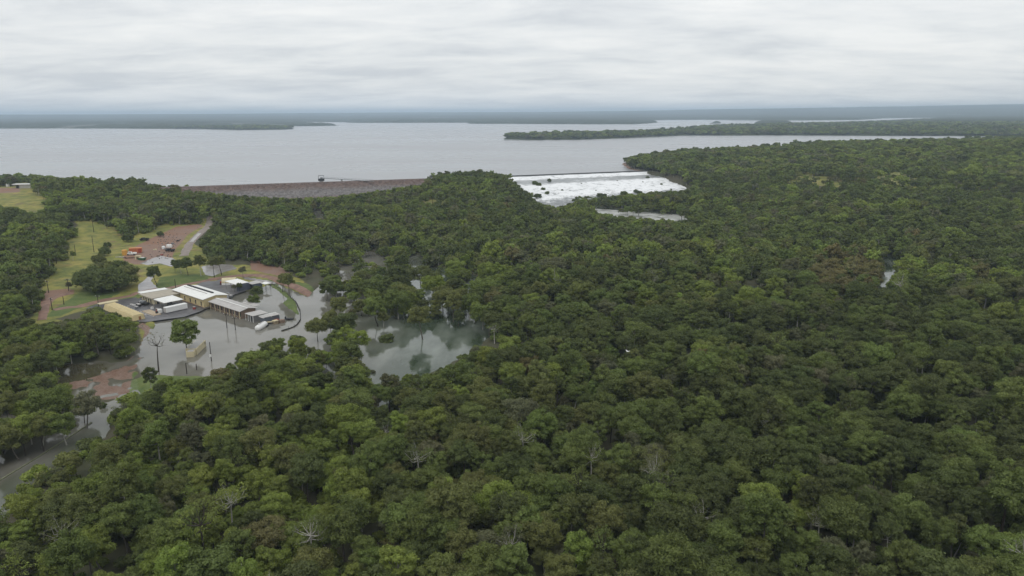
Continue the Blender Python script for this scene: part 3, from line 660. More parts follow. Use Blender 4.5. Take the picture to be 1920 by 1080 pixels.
# long white horizontal vessel / container beside canopy
tkk = comp('storage_container', 'long white storage container on the asphalt in front of the canopy', 'container', -4.4, -9.0, .6, rot=R(93.5))
part('body', M_WPAINT, tkk, ((0, 0, 1.25), (8.6, 2.0, 2.0)))
for s__ in (-1.028, 1.028):
    for i in range(16): part('rib', M_WPAINT, tkk, ((-4.05 + i * .54, s__, 1.25), (.2, .05, 1.7)))
part('end_door', M_GREYROOF, tkk, ((-4.33, 0, 1.25), (.05, 1.8, 1.8)))
for a_ in (-3.8, 3.8): part('skid', M_DARK, tkk, ((a_, 0, .11), (.3, 1.9, .26)))
pf = comp('pump_skid', 'small white pump skid at the left end of the white container', 'pump', -5.6, -14.6, .6, rot=R(90))
part('frame', M_WPAINT, pf, ((0, 0, .9), (1.4, 1.2, 1.4))); part('motor', M_DARK, pf, ((-1.1, .1, .5), (.8, .7, .9))); part('valve', M_RED, pf, ((-1.2, .1, 1.1), (.3, .3, .5)))
# concrete slab
sl = comp('concrete_slab', 'raised tan concrete slab set in the asphalt yard', 'slab')
part('slab_top', mat('tan_concrete', (.46, .37, .26), .85, .3, .8), sl, ((-8.4, -16.6, .12), (10.2, 3.0, .36)))
part('kerb', M_GREYROOF, sl, ((-8.0, -18.5, .06), (12.5, .25, .3)))
# long cream filter block with sloping top
fbk = comp('filter_block', 'long cream corrugated filter block with sloping side at the yard corner', 'filter block')
bm = bmesh.new(); hexa(bm, [(-29.0, -26.6, -.4), (-2.2, -26.6, -.4), (-2.2, -21.4, -.4), (-29.0, -21.4, -.4)], [(-29.0, -25.5, 1.9), (-2.6, -25.5, 1.9), (-2.6, -21.9, 2.0), (-29.0, -21.9, 2.0)]); obj('wall', bm, M_CREAM, fbk)
for i in range(13):
    part('rib', M_CREAM2, fbk, ((-28.0 + i * 2.1, -23.7, 2.03), (.16, 3.6, .10)))
    part('cover', M_GREYROOF, fbk, ((-27.0 + i * 2.1, -21.55, 1.5), (1.0, .5, .5)))
part('cap', M_CREAM2, fbk, ((-30.4, -23.8, 2.1), (2.4, 7.0, .3)))
part('step', M_CREAM2, fbk, ((-15, -27.3, -.3), (29, 1.2, .4))); part('step', M_CREAM2, fbk, ((-1.2, -23.5, -.3), (1.8, 6.0, .4)))
part('end_door', mat('rust_door', (.30, .16, .08), .8), fbk, ((-2.32, -23.4, .5), (.12, .8, 1.6)))
# long brick block in the flood
lb = comp('brick_block', 'long brick block with pale grey gable roof standing in the flood beside the hall', 'building')
bm = bmesh.new(); gable_wall(bm, 1.0, 24.0, 2.6, 8.4, -2.0, 2.45, 3.0); obj('wall', bm, M_BRICK, lb)
bm = bmesh.new(); gable_roof(bm, .6, 24.7, 1.7, 9.1, 2.4, 3.15, .14); obj('roof', bm, M_GREYROOF, lb)
part('ridge_cap', M_WHITE, lb, ((12.6, 5.0, 3.32), (24, .5, .08)))
part('skillion_roof', M_GREYROOF, lb, ((17.5, 10.5, 2.55), (9.0, 2.6, .12)))
for i in range(10):
    aa = 2.6 + i * 2.3
    wn = part('window', M_GLASS if i % 3 else M_DARK, lb, ((aa, 2.57, .9), (.9, .08, 1.6)))
    part('sill', M_CREAM2, wn, ((aa, 2.48, .06), (1.1, .2, .08)))
for i in range(7):
    part('post', M_CREAM2, lb, ((1.8 + i * 3.7, 1.95, .6), (.16, .16, 3.6)))
# T shed beyond
ts = comp('flooded_shed', 'low shed with flat pale roof at the far end of the brick block', 'shed')
part('wall', mat('shed_wall', (.22, .21, .20), .8, .2, 1.), ts, ((29.8, 5.5, .1), (4.4, 4.8, 3.6)))
bm = bmesh.new(); hexa(bm, [(26.8, 2.5, 2.0), (32.4, 2.5, 1.9), (32.9, 8.6, 2.05), (27.4, 8.6, 2.15)], [(26.8, 2.5, 2.15), (32.4, 2.5, 2.05), (32.9, 8.6, 2.2), (27.4, 8.6, 2.3)]); obj('roof', bm, M_GREYROOF, ts)
for i in range(4): part('post', M_WPAINT, ts, ((27.0 + i * 1.75, 2.7, .6), (.12, .12, 2.7)))
part('door', M_DARK, ts, ((30.3, 3.07, .3), (1.2, .08, 2.4)))
us = comp('narrow_awning', 'narrow dark shed with a bright white edged awning beside the sunken tanker', 'shed')
part('wall', mat('blue_grey_wall', (.10, .11, .13), .7), us, ((36.6, 7.0, .2), (2.2, 6.6, 3.0)))
bm = bmesh.new(); hexa(bm, [(34.6, 3.6, 2.05), (37.4, 3.4, 1.9), (38.0, 10.4, 1.95), (35.2, 10.6, 2.1)], [(34.6, 3.6, 2.2), (37.4, 3.4, 2.05), (38.0, 10.4, 2.1), (35.2, 10.6, 2.25)]); obj('roof', bm, M_GREYROOF, us)
part('gutter', M_WHITE, us, ((35.0, 7.0, 2.3), (.3, 7.0, .14)))
for i in range(3): part('post', M_WPAINT, us, ((37.6, 4 + i * 3, .5), (.14, .14, 2.8)))
part('crate', M_RED, us, ((38.6, 8.4, -.1), (1.0, 1.6, 1.6))); 
pb = comp('pallet_stack', 'tan timber crate stack half sunk beside the white edged awning', 'crates', 39.8, 8.2, 0, rot=R(-5))
part('crate', mat('tan_timber', (.30, .24, .16), .9, .3, 1.), pb, ((0, -1.0, .4), (1.6, 1.7, 1.6))); part('crate', M_BRICK, pb, ((.2, 1.4, .35), (1.5, 2.0, 1.5))); part('plank', M_CREAM2, pb, ((0, -1, 1.25), (1.8, 1.9, .1)))
cr_ = comp('sunken_trailer', 'dark trailer frame half under water right of the crates', 'trailer', 38.8, 13.6, 0, rot=R(40))
part('bed', M_DARK, cr_, ((0, 0, .35), (3.0, 1.6, .25))); part('headboard', M_DARK, cr_, ((-1.4, 0, .8), (.12, 1.5, .8)))
for y_ in (-.85, .85):
    bm = bmesh.new(); cyl(bm, (.3, y_ - .12, .1), (.3, y_ + .12, .1), .42, n=14); obj('wheel', bm, M_TYRE, cr_)
# white tanker
tk_ = comp('tanker_trailer', 'white rounded tanker trailer half submerged in the flood', 'tanker', 40.6, 1.2, 0, rot=math.atan2(6.2, -4.2))
bm = bmesh.new(); n_ = 16; ringv = []
for (x_, rr_) in ((-3.9, .35), (-3.7, .8), (-3.2, 1.05), (-1, 1.12), (1.4, 1.12), (2.6, 1.05), (3.0, .8), (3.15, .35)):
    ringv.append([bm.verts.new((x_, rr_ * math.cos(2 * math.pi * i / n_) * 1.05, .75 + rr_ * .98 * math.sin(2 * math.pi * i / n_))) for i in range(n_)])
for a_, b__ in zip(ringv[:-1], ringv[1:]):
    for i in range(n_): bm.faces.new((a_[i], a_[(i + 1) % n_], b__[(i + 1) % n_], b__[i]))
bm.faces.new(ringv[0][::-1]); bm.faces.new(ringv[-1]); obj('tank', bm, M_WPAINT, tk_, smooth=True)
part('walkway', M_GREYROOF, tk_, ((-.4, 0, 1.9), (4.4, .4, .08)))
bm = bmesh.new(); cyl(bm, (-1.8, 0, 1.8), (-1.8, 0, 2.08), .3, n=12); obj('hatch', bm, M_WPAINT, tk_)
part('mudguard', M_DARK, tk_, ((2.0, -1.2, .25), (1.6, .3, .4)), ((2.0, 1.2, .25), (1.6, .3, .4)))
part('rear_light', M_RED, tk_, ((3.12, .6, .55), (.1, .2, .15)), ((3.12, -.6, .55), (.1, .2, .15)))
pl = comp('low_jetty', 'low pale plank platform reaching from the tanker toward the crates', 'platform', 38.3, 5.2, 0, rot=R(55))
part('deck', M_CREAM2, pl, ((1.0, 0, .85), (4.4, 1.0, .14)))
for a_ in (-1, .6, 2.2): part('post', M_DARK, pl, ((a_, -.4, .2), (.14, .14, 1.3)), ((a_, .4, .2), (.14, .14, 1.3)))
# arched shelter with red machine
ds = comp('arched_shelter', 'white arched fabric shelter with open front at the back of the yard', 'shelter', -32.0, 27.8, .55, rot=R(52))
bm = bmesh.new(); n_ = 10; v0 = []
for x_ in (-2.6, 3.4):
    v0.append([[bm.verts.new((x_, rr_ * math.cos(math.pi * i / n_), .9 + rr_ * .95 * math.sin(math.pi * i / n_))) for i in range(n_ + 1)] for rr_ in (2.1, 2.0)])
for i in range(n_):
    bm.faces.new((v0[0][0][i], v0[0][0][i + 1], v0[1][0][i + 1], v0[1][0][i])); bm.faces.new((v0[0][1][i], v0[1][1][i], v0[1][1][i + 1], v0[0][1][i + 1]))
    for k in (0, 1): bm.faces.new((v0[k][0][i], v0[k][1][i], v0[k][1][i + 1], v0[k][0][i + 1]))
obj('arched_roof', bm, M_CREAM2, ds)
part('side_wall', M_WPAINT, ds, ((.4, -2.05, .1), (6, .12, 1.6))); part('side_wall', M_WPAINT, ds, ((.4, 2.05, .1), (6, .12, 1.6)))
part('back_wall', M_WPAINT, ds, ((3.45, 0, .9), (.08, 3.6, 2.6)))
rm = comp('red_tractor', 'red tractor parked in the mouth of the arched shelter', 'tractor', -33.6, 25.6, .55, rot=R(52))
part('body', M_RED, rm, ((.3, 0, .95), (2.2, .9, .7))); part('cab', M_RED, rm, ((1.0, 0, 1.7), (.9, 1.0, .9))); part('windscreen', M_GLASS, rm, ((.52, 0, 1.75), (.06, .8, .6)))
for x_, rr_ in ((-.5, .4), (1.1, .65)):
    for y_ in (-.7, .7):
        bm = bmesh.new(); cyl(bm, (x_, y_ - .15, rr_ - .05), (x_, y_ + .15, rr_ - .05), rr_, n=14); wh = obj('wheel', bm, M_TYRE, rm)
        bm = bmesh.new(); cyl(bm, (x_, y_ - .17, rr_ - .05), (x_, y_ + .17, rr_ - .05), rr_ * .45, n=10); obj('rim', bm, M_RED, wh)
cv = comp('blue_carport', 'white flat-roofed carport with blue-grey rear wall near the arched shelter', 'carport')
bm = bmesh.new(); hexa(bm, [(-25.4, 22.6, 3.1), (-16.2, 22.8, 2.9), (-16.0, 28.8, 2.9), (-25.6, 28.8, 3.1)], [(-25.4, 22.6, 3.25), (-16.2, 22.8, 3.05), (-16.0, 28.8, 3.05), (-25.6, 28.8, 3.25)]); obj('roof', bm, M_WHITE, cv)
part('wall', mat('blue_wall', (.10, .115, .15), .6, .15, 1.), cv, ((-15.8, 26.0, 1.0), (.2, 6.0, 3.6))); part('wall', M_DARK, cv, ((-21, 28.4, 1.0), (8.6, .15, 3.4)))
for a_ in (-25, -20.6, -16.5): part('post', M_STEEL, cv, ((a_, 22.9, 1.2), (.14, .14, 3.6)))
cs = comp('grey_shed', 'blue-grey shed with dull flat roof right of the white carport', 'shed')
part('wall', MAT['blue_wall'], cs, ((-15.4, 31.4, .6), (4.4, 4.2, 3.6))); part('roof', M_GREYROOF, cs, ((-15.6, 31.2, 2.5), (5.2, 5.2, .16))); part('door', M_DARK, cs, ((-14.9, 29.26, .6), (1.6, .08, 2.4)))
ws = comp('small_white_awning', 'small white flat awning on posts at the right end of the grey shed', 'awning')
part('roof', M_WHITE, ws, ((-11.6, 34.2, 2.3), (4.2, 3.0, .14)))
for a_ in (-13.4, -9.9):
    for b_ in (33.0, 35.4): part('post', M_STEEL, ws, ((a_, b_, .6), (.12, .12, 3.3)))
# half-drowned cream block house and its walls (pixel-traced footprint set down on the flood level)
h0, h1, h2, h3 = [np.array(P(*p)) for p in ((349.5, 670), (364, 669.3), (369.5, 665), (386.5, 648.5))]
hr = math.atan2(*(h1 - h0)[::-1]); hh_ = empty('drowned_blockhouse', (*h0, 0), 'cream concrete blockhouse with flat grey roof drowned in the flood under a big tree', 'blockhouse', rot=hr)
def HL(p): d_ = np.array(p) - h0; return (d_[0] * math.cos(hr) + d_[1] * math.sin(hr), -d_[0] * math.sin(hr) + d_[1] * math.cos(hr))
q2, q3 = HL(h2), HL(h3); L1 = HL(h1)[0]
dv = np.array(q3) - np.array(q2); dl = np.linalg.norm(dv); dv /= dl; nv = np.array([-dv[1], dv[0]])
bm = bmesh.new(); bx(bm, (L1 / 2, 1.6, .2), (L1, 3.2, 3.0)); obj('wall', bm, M_CREAM2, hh_)
def P4(*ps): return [(float(p[0]), float(p[1])) for p in ps]
q2a = np.array(q2); pts4 = P4(q2a, q2a + dv * dl, q2a + dv * dl + nv * 3.4, q2a + nv * 3.4)
bm = bmesh.new(); hexa(bm, [(x_, y_, -1.5) for x_, y_ in pts4], [(x_, y_, 2.0) for x_, y_ in pts4]); wl2 = obj('wall', bm, M_CREAM2, hh_)
pin = P4(q2a + dv * .3 + nv * .3, q2a + dv * (dl - .3) + nv * .3, q2a + dv * (dl - .3) + nv * 3.1, q2a + dv * .3 + nv * 3.1)
bm = bmesh.new(); hexa(bm, [(x_, y_, 1.9) for x_, y_ in pin], [(x_, y_, 2.06) for x_, y_ in pin]); obj('roof', bm, M_GREYROOF, hh_)
part('roof', M_GREYROOF, hh_, ((L1 / 2, 1.6, 1.76), (L1 - .5, 2.7, .12)))
wp = q2a + dv * (dl - 1.1) - nv * .02; bm = bmesh.new(); a4 = P4(wp, wp + dv * .5, wp + dv * .5 - nv * .05, wp - nv * .05); hexa(bm, [(x_, y_, .9) for x_, y_ in a4], [(x_, y_, 1.6) for x_, y_ in a4]); obj('window', bm, M_DARK, hh_)

# asphalt yard and roads
def patch(name, pts, z, m, lab):
    return flat(name, [P(u, v, z) for u, v in pts], z, m, lab)
patch('asphalt_yard', [(160, 578), (195, 566), (250, 558), (296, 550), (330, 551), (390, 524), (428, 524), (462, 545), (440, 552), (424, 562), (405, 573), (384, 579), (378, 583), (345, 594), (300, 600), (272, 604), (262, 603), (240, 590), (205, 580)], .62, M_ASPH, 'wet dark asphalt yard around the cream buildings')
def strip(name, pts, width, m, lab, lift=.10, kind='structure'):
    p = np.array([P(u, v, z) for u, v, z in pts]); seg = np.hypot(*np.diff(p, axis=0).T); L = np.concatenate([[0], np.cumsum(seg)]); n = max(8, int(L[-1] / 1.2))
    s = np.linspace(0, L[-1], n); x = np.interp(s, L, p[:, 0]); y = np.interp(s, L, p[:, 1])
    k = 9; ker = np.ones(k) / k; xp = np.pad(x, k // 2, mode='reflect', reflect_type='odd'); yp = np.pad(y, k // 2, mode='reflect', reflect_type='odd'); x = np.convolve(xp, ker, 'valid'); y = np.convolve(yp, ker, 'valid')
    tx_, ty_ = np.gradient(x), np.gradient(y); nn_ = np.hypot(tx_, ty_); tx_, ty_ = tx_ / nn_, ty_ / nn_
    wv = np.interp(s, L, width) if isinstance(width, (list, tuple)) else width
    ofs = np.linspace(-1, 1, 7)[:, None]; wv = wv * (1 + .55 * (np.where(ofs > 0, fbm(x, y, 5, 33), fbm(x, y, 5, 34)) - .5)); X = x - ty_ * ofs * wv / 2; Y = y + tx_ * ofs * wv / 2
    hs = gz(X.ravel(), Y.ravel()).reshape(X.shape); Z = np.maximum(hs + lift, hs.mean(0) * .6 + hs * .4 + lift)
    Z[0] -= .25; Z[-1] -= .25
    me = grid_mesh(name, X, Y, Z)
    return tag(link(name, me, [m]), lab, kind=kind)
M_GRAV = mat('gravel_road', (.27, .22, .19), .6, .35, .5)
M_REDR = mat('red_gravel', (.25, .15, .11), .7, .35, .4)
M_PALE = mat('wet_pale_road', (.42, .39, .37), .3, .25, .4)
strip('road', [(345, 480, 2.3), (349, 468, 2.9), (356, 456, 3.5), (366, 446, 3.9), (378, 434, 4.5), (388, 424, 5.0), (394, 412, 5.8), (396, 405, 6.2)], 5.5, M_GRAV, 'gravel road climbing between grass banks to the dam')
strip('wet_road_patch', [(358, 454, 3.6), (366, 446, 3.9), (374, 438, 4.3)], 3.0, M_PALE, 'pale wet stretch on the gravel road', .15)
strip('road', [(100, 582, 1.4), (150, 573, 1.1), (190, 562, 1), (250, 552, 1.0), (300, 542, 1), (350, 531, 1), (400, 522, 1), (450, 516, 1), (490, 516, 1), (520, 523, .9), (548, 534, .8), (570, 545, .6), (590, 558, .3)], 4.6, M_REDR, 'red gravel road curving round the back of the compound')
strip('track', [(78, 600, 1.6), (82, 585, 1.6), (86, 566, 1.8), (100, 556, 2.0), (135, 548, 2.2)], 4.0, M_REDR, 'muddy red track crossing the grass at the left')

# posts, power poles
def power_pole(u, v, z, h, label, arm=True, grp='timber poles about the compound', lamp=False, lean=0.):
    x, y = P(u, v, z); zz_ = min(gz1(x, y), z + .5)
    o = empty('power_pole', (x, y, zz_), label, 'pole', grp, R(random.uniform(-30, 10)))
    ht = h + (z - zz_)
    bm = bmesh.new(); cyl(bm, (0, 0, -.5), (lean, 0, ht), .17, .11, 7); obj('shaft', bm, M_TRUNKP, o)
    if arm:
        part('crossarm', M_TRUNKP, o, ((lean, 0, ht - .45), (2.2, .14, .16)))
        for k in (-.9, 0, .9):
            bm = bmesh.new(); cyl(bm, (k + lean, 0, ht - .37), (k + lean, 0, ht - .08), .08, .05, 6); obj('insulator', bm, M_WPAINT, o)
    if lamp:
        bm = bmesh.new(); bx(bm, (0, -.25, ht * .42), (.5, .3, .7)); obj('meter_box', bm, M_WPAINT, o)
    return o
power_pole(425.6, 615, 0, 5.6, 'timber pole with crossarm standing in flood, left of the pair before the brick block')
power_pole(441.5, 619, 0, 4.9, 'timber pole with crossarm standing in flood, right of the pair before the brick block')
power_pole(396.5, 677, 0, 6.2, 'thin pole with white meter box alone in open flood water', False, lamp=True)
power_pole(350.5, 701, 0, 3.4, 'bare leaning pole in the flood below the drowned blockhouse', False)
power_pole(369, 694, 0, 2.0, 'short bare post in the flood near the grassy bank', False)
power_pole(185, 574, 1, 4.4, 'timber pole with crossarm beside the yard entrance at the filter block')
power_pole(91.5, 550, 2, 5.5, 'timber pole with crossarm at the bend of the muddy red track')
power_pole(129, 545, 2.2, 5.2, 'timber pole with crossarm on the grass at the end of the red track')
power_pole(98, 581, 1.6, 4.8, 'timber pole with crossarm at the foot of the red track')
power_pole(120, 571, 1.5, 3.4, 'short bare post between the red track and the lush grass', False)
power_pole(175.5, 432, 7.5, 6.2, 'timber pole high on the grassy field by the tree line', False)
power_pole(176, 470, 5.0, 7.8, 'tall timber pole in the middle of the grassy field', False)
power_pole(142, 478, 4.5, 5.4, 'timber pole at the left edge of the grassy field', False)
power_pole(201, 429, 6.5, 5.4, 'timber pole at the dark tree line above the grassy field', False)
power_pole(106, 494, 4, 4.0, 'short timber pole low at the left edge of the field', False)
power_pole(330, 545, .8, 5.2, 'slim pole behind the annex roof by the road', False)
# fence with flood debris around the curved bank
fpts = [(511, 534), (540, 553), (555, 567), (563, 584), (563.5, 600), (556, 611), (545, 616), (528, 621)]
fw = np.array([P(u, v, 0) for u, v in fpts]); L = np.concatenate([[0], np.cumsum(np.hypot(*np.diff(fw, axis=0).T))])
fn = empty('levee_fence', (*fw[0], 0), 'dark debris-choked fence curving along the grassy bank in the flood', 'fence')
nseg = int(L[-1] / 3); ss = np.linspace(0, L[-1], nseg + 1); fx_ = np.interp(ss, L, fw[:, 0]) - fw[0][0]; fy_ = np.interp(ss, L, fw[:, 1]) - fw[0][1]
M_DEB = mat('flood_debris', (.05, .045, .035), .95, .5, 2.)
for i in range(nseg):
    bm = bmesh.new(); cyl(bm, (fx_[i], fy_[i], -.6), (fx_[i], fy_[i], 1.1), .06, n=5); obj('post', bm, M_DARK, fn)
    bm = bmesh.new(); dx, dy = fx_[i + 1] - fx_[i], fy_[i + 1] - fy_[i]; ll = math.hypot(dx, dy); tp = .18 + .25 * random.random()
    bx(bm, (ll / 2, 0, tp / 2 - .2), (ll, .16 + .15 * random.random(), tp + .4), math.atan2(dy, dx), (fx_[i], fy_[i], 0)); obj('debris_panel', bm, M_DEB, fn)
# kerb along the flooded canal road, lower left
kp_ = [(-60, 932), (0, 900), (60, 864), (115, 829), (150, 806), (172, 792)]
kw = np.array([P(u, v, .1) for u, v in kp_]); kb = empty('canal_kerb', (*kw[0], 0), 'thin pale kerb along the near side of the flooded channel', 'kerb')
M_KERB = mat('mossy_kerb', (.20, .21, .13), .9, .3, 1.)
for i in range(len(kw) - 1):
    a_, b__ = kw[i], kw[i + 1]; n = max(2, int(np.hypot(*(b__ - a_)) / 3))
    for k in range(n):
        p0 = a_ + (b__ - a_) * k / n - kw[0]; p1 = a_ + (b__ - a_) * (k + 1) / n - kw[0]; dd_ = p1 - p0; ll = np.hypot(*dd_)
        bm = bmesh.new(); bx(bm, (ll / 2, 0, -.35), (ll - .03, .34, 1.1), math.atan2(dd_[1], dd_[0]), (p0[0], p0[1], 0)); obj('kerb_stone', bm, M_KERB, kb)

x0, y0 = P(696, 584, 0)
wr = empty('drowned_shelter', (x0, y0, 0), 'small rusty shelter with patchy white roof among flooded trees', 'shelter', rot=R(8))
part('roof', M_WHITE, wr, ((0, 0, 1.7), (3.0, 2.4, .12))); part('roof_panel', M_RED, wr, ((-.9, .1, 1.79), (.9, 2.3, .05)))
for a_ in (-1.3, 1.3):
    for b_ in (-1, 1): part('post', M_TRUNKP, wr, ((a_, b_, .5), (.14, .14, 2.3)))
part('rail', M_RED, wr, ((0, -1.1, .5), (2.6, .1, .2)))
bd = empty('white_bird', (*P(1177, 659, 15), 15), 'white egret gliding low over the forest canopy', 'bird', rot=.5)
bm = bmesh.new(); cyl(bm, (-.35, 0, 0), (.3, 0, .02), .10, .07, 8); cyl(bm, (.3, 0, .02), (.55, 0, .10), .05, .035, 6); cyl(bm, (.55, 0, .10), (.75, 0, .08), .04, .01, 6)
for s_ in (-1, 1): hexa(bm, [(-.16, s_ * .05, 0), (.16, s_ * .05, 0), (.10, s_ * .75, .16), (-.14, s_ * .75, .16)][::s_], [(-.16, s_ * .05, .03), (.16, s_ * .05, .03), (.10, s_ * .75, .19), (-.14, s_ * .75, .19)][::s_])
obj('body', bm, M_WPAINT, bd)
# odds and ends standing about the yard
for j, (a_, b_, m_, sz_, lab) in enumerate(((-19.5, -17.5, M_STEEL, (1.4, .9, .9), 'grey equipment box on the asphalt left of the tan slab'), (-22.5, -15.5, M_DARK, (2.2, 1.0, 1.0), 'dark generator box by the annex step'), (-24.5, -18.5, M_GREYROOF, (1.0, 1.0, .6), 'low grey pit cover on the asphalt behind the filter block'),
        (-10.5, -13.3, M_BRICK, (1.6, .8, .7), 'rusty crate under the front edge of the canopy'), (-14.2, -13.8, M_WPAINT, (.9, .9, .8), 'small white drum box before the canopy'), (-1.2, -3.2, M_RED, (.9, .7, .9), 'red cabinet against the plinth of the hall'), (-26.0, -16.2, M_WPAINT, (3.6, .5, .4), 'pale timber stack at the back of the yard'),
        (-8.5, 16.0, M_STEEL, (1.6, 1.0, .8), 'grey trolley in the wet court behind the hall'), (-14.5, 18.0, M_GREYROOF, (2.4, .8, .5), 'pale pipe rack in the wet court near the carport'), (4.5, 15.5, M_WPAINT, (.8, .8, .9), 'white drum in the flooded court behind the brick block'))):
    o = comp('yard_box', lab, 'box', a_, b_, .62, rot=R(random.uniform(-12, 12)))
    part('body', m_, o, ((0, 0, sz_[2] / 2), sz_)); part('lid', M_GREYROOF if m_ is not M_GREYROOF else M_STEEL, o, ((0, 0, sz_[2] + .03), (sz_[0] + .08, sz_[1] + .08, .05)))
cr2 = comp('parked_pickup', 'dark pickup with open bonnet parked behind the filter block', 'vehicle', -23.5, -13.0, .62, rot=R(20))
part('body', M_DARK, cr2, ((0, 0, .7), (4.4, 1.7, .5))); part('cab', M_STEEL, cr2, ((-.3, 0, 1.25), (1.6, 1.5, .6))); part('windscreen', M_GLASS, cr2, ((-1.13, 0, 1.25), (.06, 1.35, .45))); part('bonnet', M_WPAINT, cr2, ((-1.6, 0, 1.25), (.08, 1.4, .7)))
for x_ in (-1.4, 1.4):
    for y_ in (-.8, .8):
        bm = bmesh.new(); cyl(bm, (x_, y_ - .12, .34), (x_, y_ + .12, .34), .34, n=12); obj('wheel', bm, M_TYRE, cr2)

# hilltop shed, far left
x0, y0 = P(45, 353, 14.8); zh = gz1(x0, y0)
hs = empty('hilltop_shed', (x0, y0, zh), 'pale shed with long light roof on the grassy hilltop by the lake', 'shed', rot=R(6))
part('wall', mat('pale_wall', (.46, .44, .40), .8, .2, .5), hs, ((2.2, 0, 1.4), (9.5, 5, 2.9))); part('roof', M_WHITE, hs, ((0, 0, 3.35), (15, 6.6, .5))); part('door', M_DARK, hs, ((-3.4, -1.5, 1.2), (2.6, 2.0, 2.4)))
for a_ in (-7, -5): part('post', M_STEEL, hs, ((a_, -3, 1.5), (.2, .2, 3.2)))
x0, y0 = P(15, 349.5, 15); ws_ = empty('white_tank', (x0, y0, gz1(x0, y0)), 'small white tank standing on the hilltop grass left of the shed', 'tank')
bm = bmesh.new(); cyl(bm, (0, 0, -.3), (0, 0, 2.2), 1.5, 1.4, 14); obj('body', bm, M_WPAINT, ws_); bm = bmesh.new(); cyl(bm, (0, 0, 2.2), (0, 0, 2.8), 1.4, .2, 14); obj('lid', bm, M_WPAINT, ws_)

# things lying in the dirt yard
M_ORG = mat('orange_paint', (.48, .15, .06), .6, .2, 1.); M_YEL = mat('yellow_paint', (.60, .32, .07), .6, .12, 1.)
def at(u, v, z): x, y = P(u, v, z); return x, y, gz1(x, y)
def yard(name, u, v, z, label, cat, rot=0., group=None):
    x, y, zz_ = at(u, v, z); return empty(name, (x, y, zz_), label, cat, group, rot)
o = yard('site_tank', 234.5, 480.5, 2.8, 'squat orange-yellow storage tank at the left end of the dirt yard', 'tank')
bm = bmesh.new(); cyl(bm, (0, 0, -.2), (0, 0, 2.5), 1.35, 1.35, 18); obj('body', bm, M_YEL, o, False); bm = bmesh.new(); cyl(bm, (0, 0, 2.5), (0, 0, 2.75), 1.35, .9, 18); obj('lid', bm, M_YEL, o)
o = yard('orange_shed', 255, 475, 3.0, 'long orange container beside the yellow tank', 'container', R(12))
part('body', M_ORG, o, ((0, 0, 1.2), (6.0, 2.2, 2.4))); part('roof', mat('faded_orange', (.60, .24, .10), .7), o, ((0, 0, 2.46), (6.2, 2.4, .12))); part('door', M_RED, o, ((2.2, -1.13, 1.1), (1.4, .08, 1.9)))
for i in range(8): part('rib', M_ORG, o, ((-2.7 + i * .55, -1.13, 1.2), (.15, .06, 2.2)))
def ute(name, u, v, z, label, body, rot, grp='vehicles left in the dirt yard', cat='ute'):
    o = yard(name, u, v, z, label, cat, rot, grp)
    part('body', body, o, ((0, 0, .75), (4.8, 1.8, .55))); part('cab', body, o, ((-.6, 0, 1.3), (1.7, 1.6, .6))); part('windscreen', M_GLASS, o, ((-1.5, 0, 1.3), (.12, 1.45, .45)))
    part('side_window', M_GLASS, o, ((-.6, -.82, 1.32), (1.2, .05, .36))); part('side_window', M_GLASS, o, ((-.6, .82, 1.32), (1.2, .05, .36))); part('tray', body, o, ((1.4, -.85, 1.15), (1.9, .08, .3)), ((1.4, .85, 1.15), (1.9, .08, .3)))
    for x_ in (-1.5, 1.5):
        for y_ in (-.85, .85):
            bm = bmesh.new(); cyl(bm, (x_, y_ - .12, .36), (x_, y_ + .12, .36), .38, n=12); obj('wheel', bm, M_TYRE, o)
ute('parked_ute', 247, 479.5, 2.9, 'white ute parked in front of the long orange container', M_WPAINT, R(10))
ute('parked_car', 271, 452, 4.0, 'dark vehicle with pale bonnet parked on the grass above the dirt yard', M_DARK, R(4), cat='vehicle')
ute('parked_truck', 319, 471, 2.9, 'dark flatbed beside the white tanks at the right of the yard', M_DARK, R(-8), cat='truck')
o = yard('cream_box', 259.5, 486, 2.6, 'cream box container near the front edge of the dirt yard', 'container', R(5)); part('body', M_CREAM2, o, ((0, 0, .85), (2.6, 1.8, 1.7))); part('lid', M_CREAM2, o, ((0, 0, 1.78), (2.7, 1.9, .12))); part('door', M_BRICK, o, ((0, -.93, .8), (1.2, .06, 1.4)))
o = yard('green_skip', 266, 486.5, 2.5, 'low green skip bin right of the cream box', 'skip bin', R(-5)); bm = bmesh.new(); hexa(bm, [(-1.4, -.8, 0), (1.4, -.8, 0), (1.4, .8, 0), (-1.4, .8, 0)], [(-2.1, -1, 1.2), (2.1, -1, 1.2), (2.1, 1, 1.2), (-2.1, 1, 1.2)]); obj('tub', bm, mat('green_paint', (.05, .12, .06), .7), o); part('load', M_WPAINT, o, ((.2, 0, 1.3), (2.2, 1.0, .3)))
for i, (u, v, lab) in enumerate(((307, 467, 'leftmost of the three white poly tanks in the dirt yard'), (315.5, 464.5, 'middle white poly tank of three in the dirt yard'), (320, 464.5, 'rightmost of the three white poly tanks in the dirt yard'))):
    o = yard('poly_tank', u, v, 3.2, lab, 'tank', 0, 'white poly tanks in the yard')
    bm = bmesh.new(); cyl(bm, (0, 0, -.2), (0, 0, 1.3), .95, .95, 14); obj('body', bm, M_WPAINT, o); bm = bmesh.new(); cyl(bm, (0, 0, 1.3), (0, 0, 1.6), .95, .3, 14); obj('lid', bm, M_WPAINT, o)
sc = 0
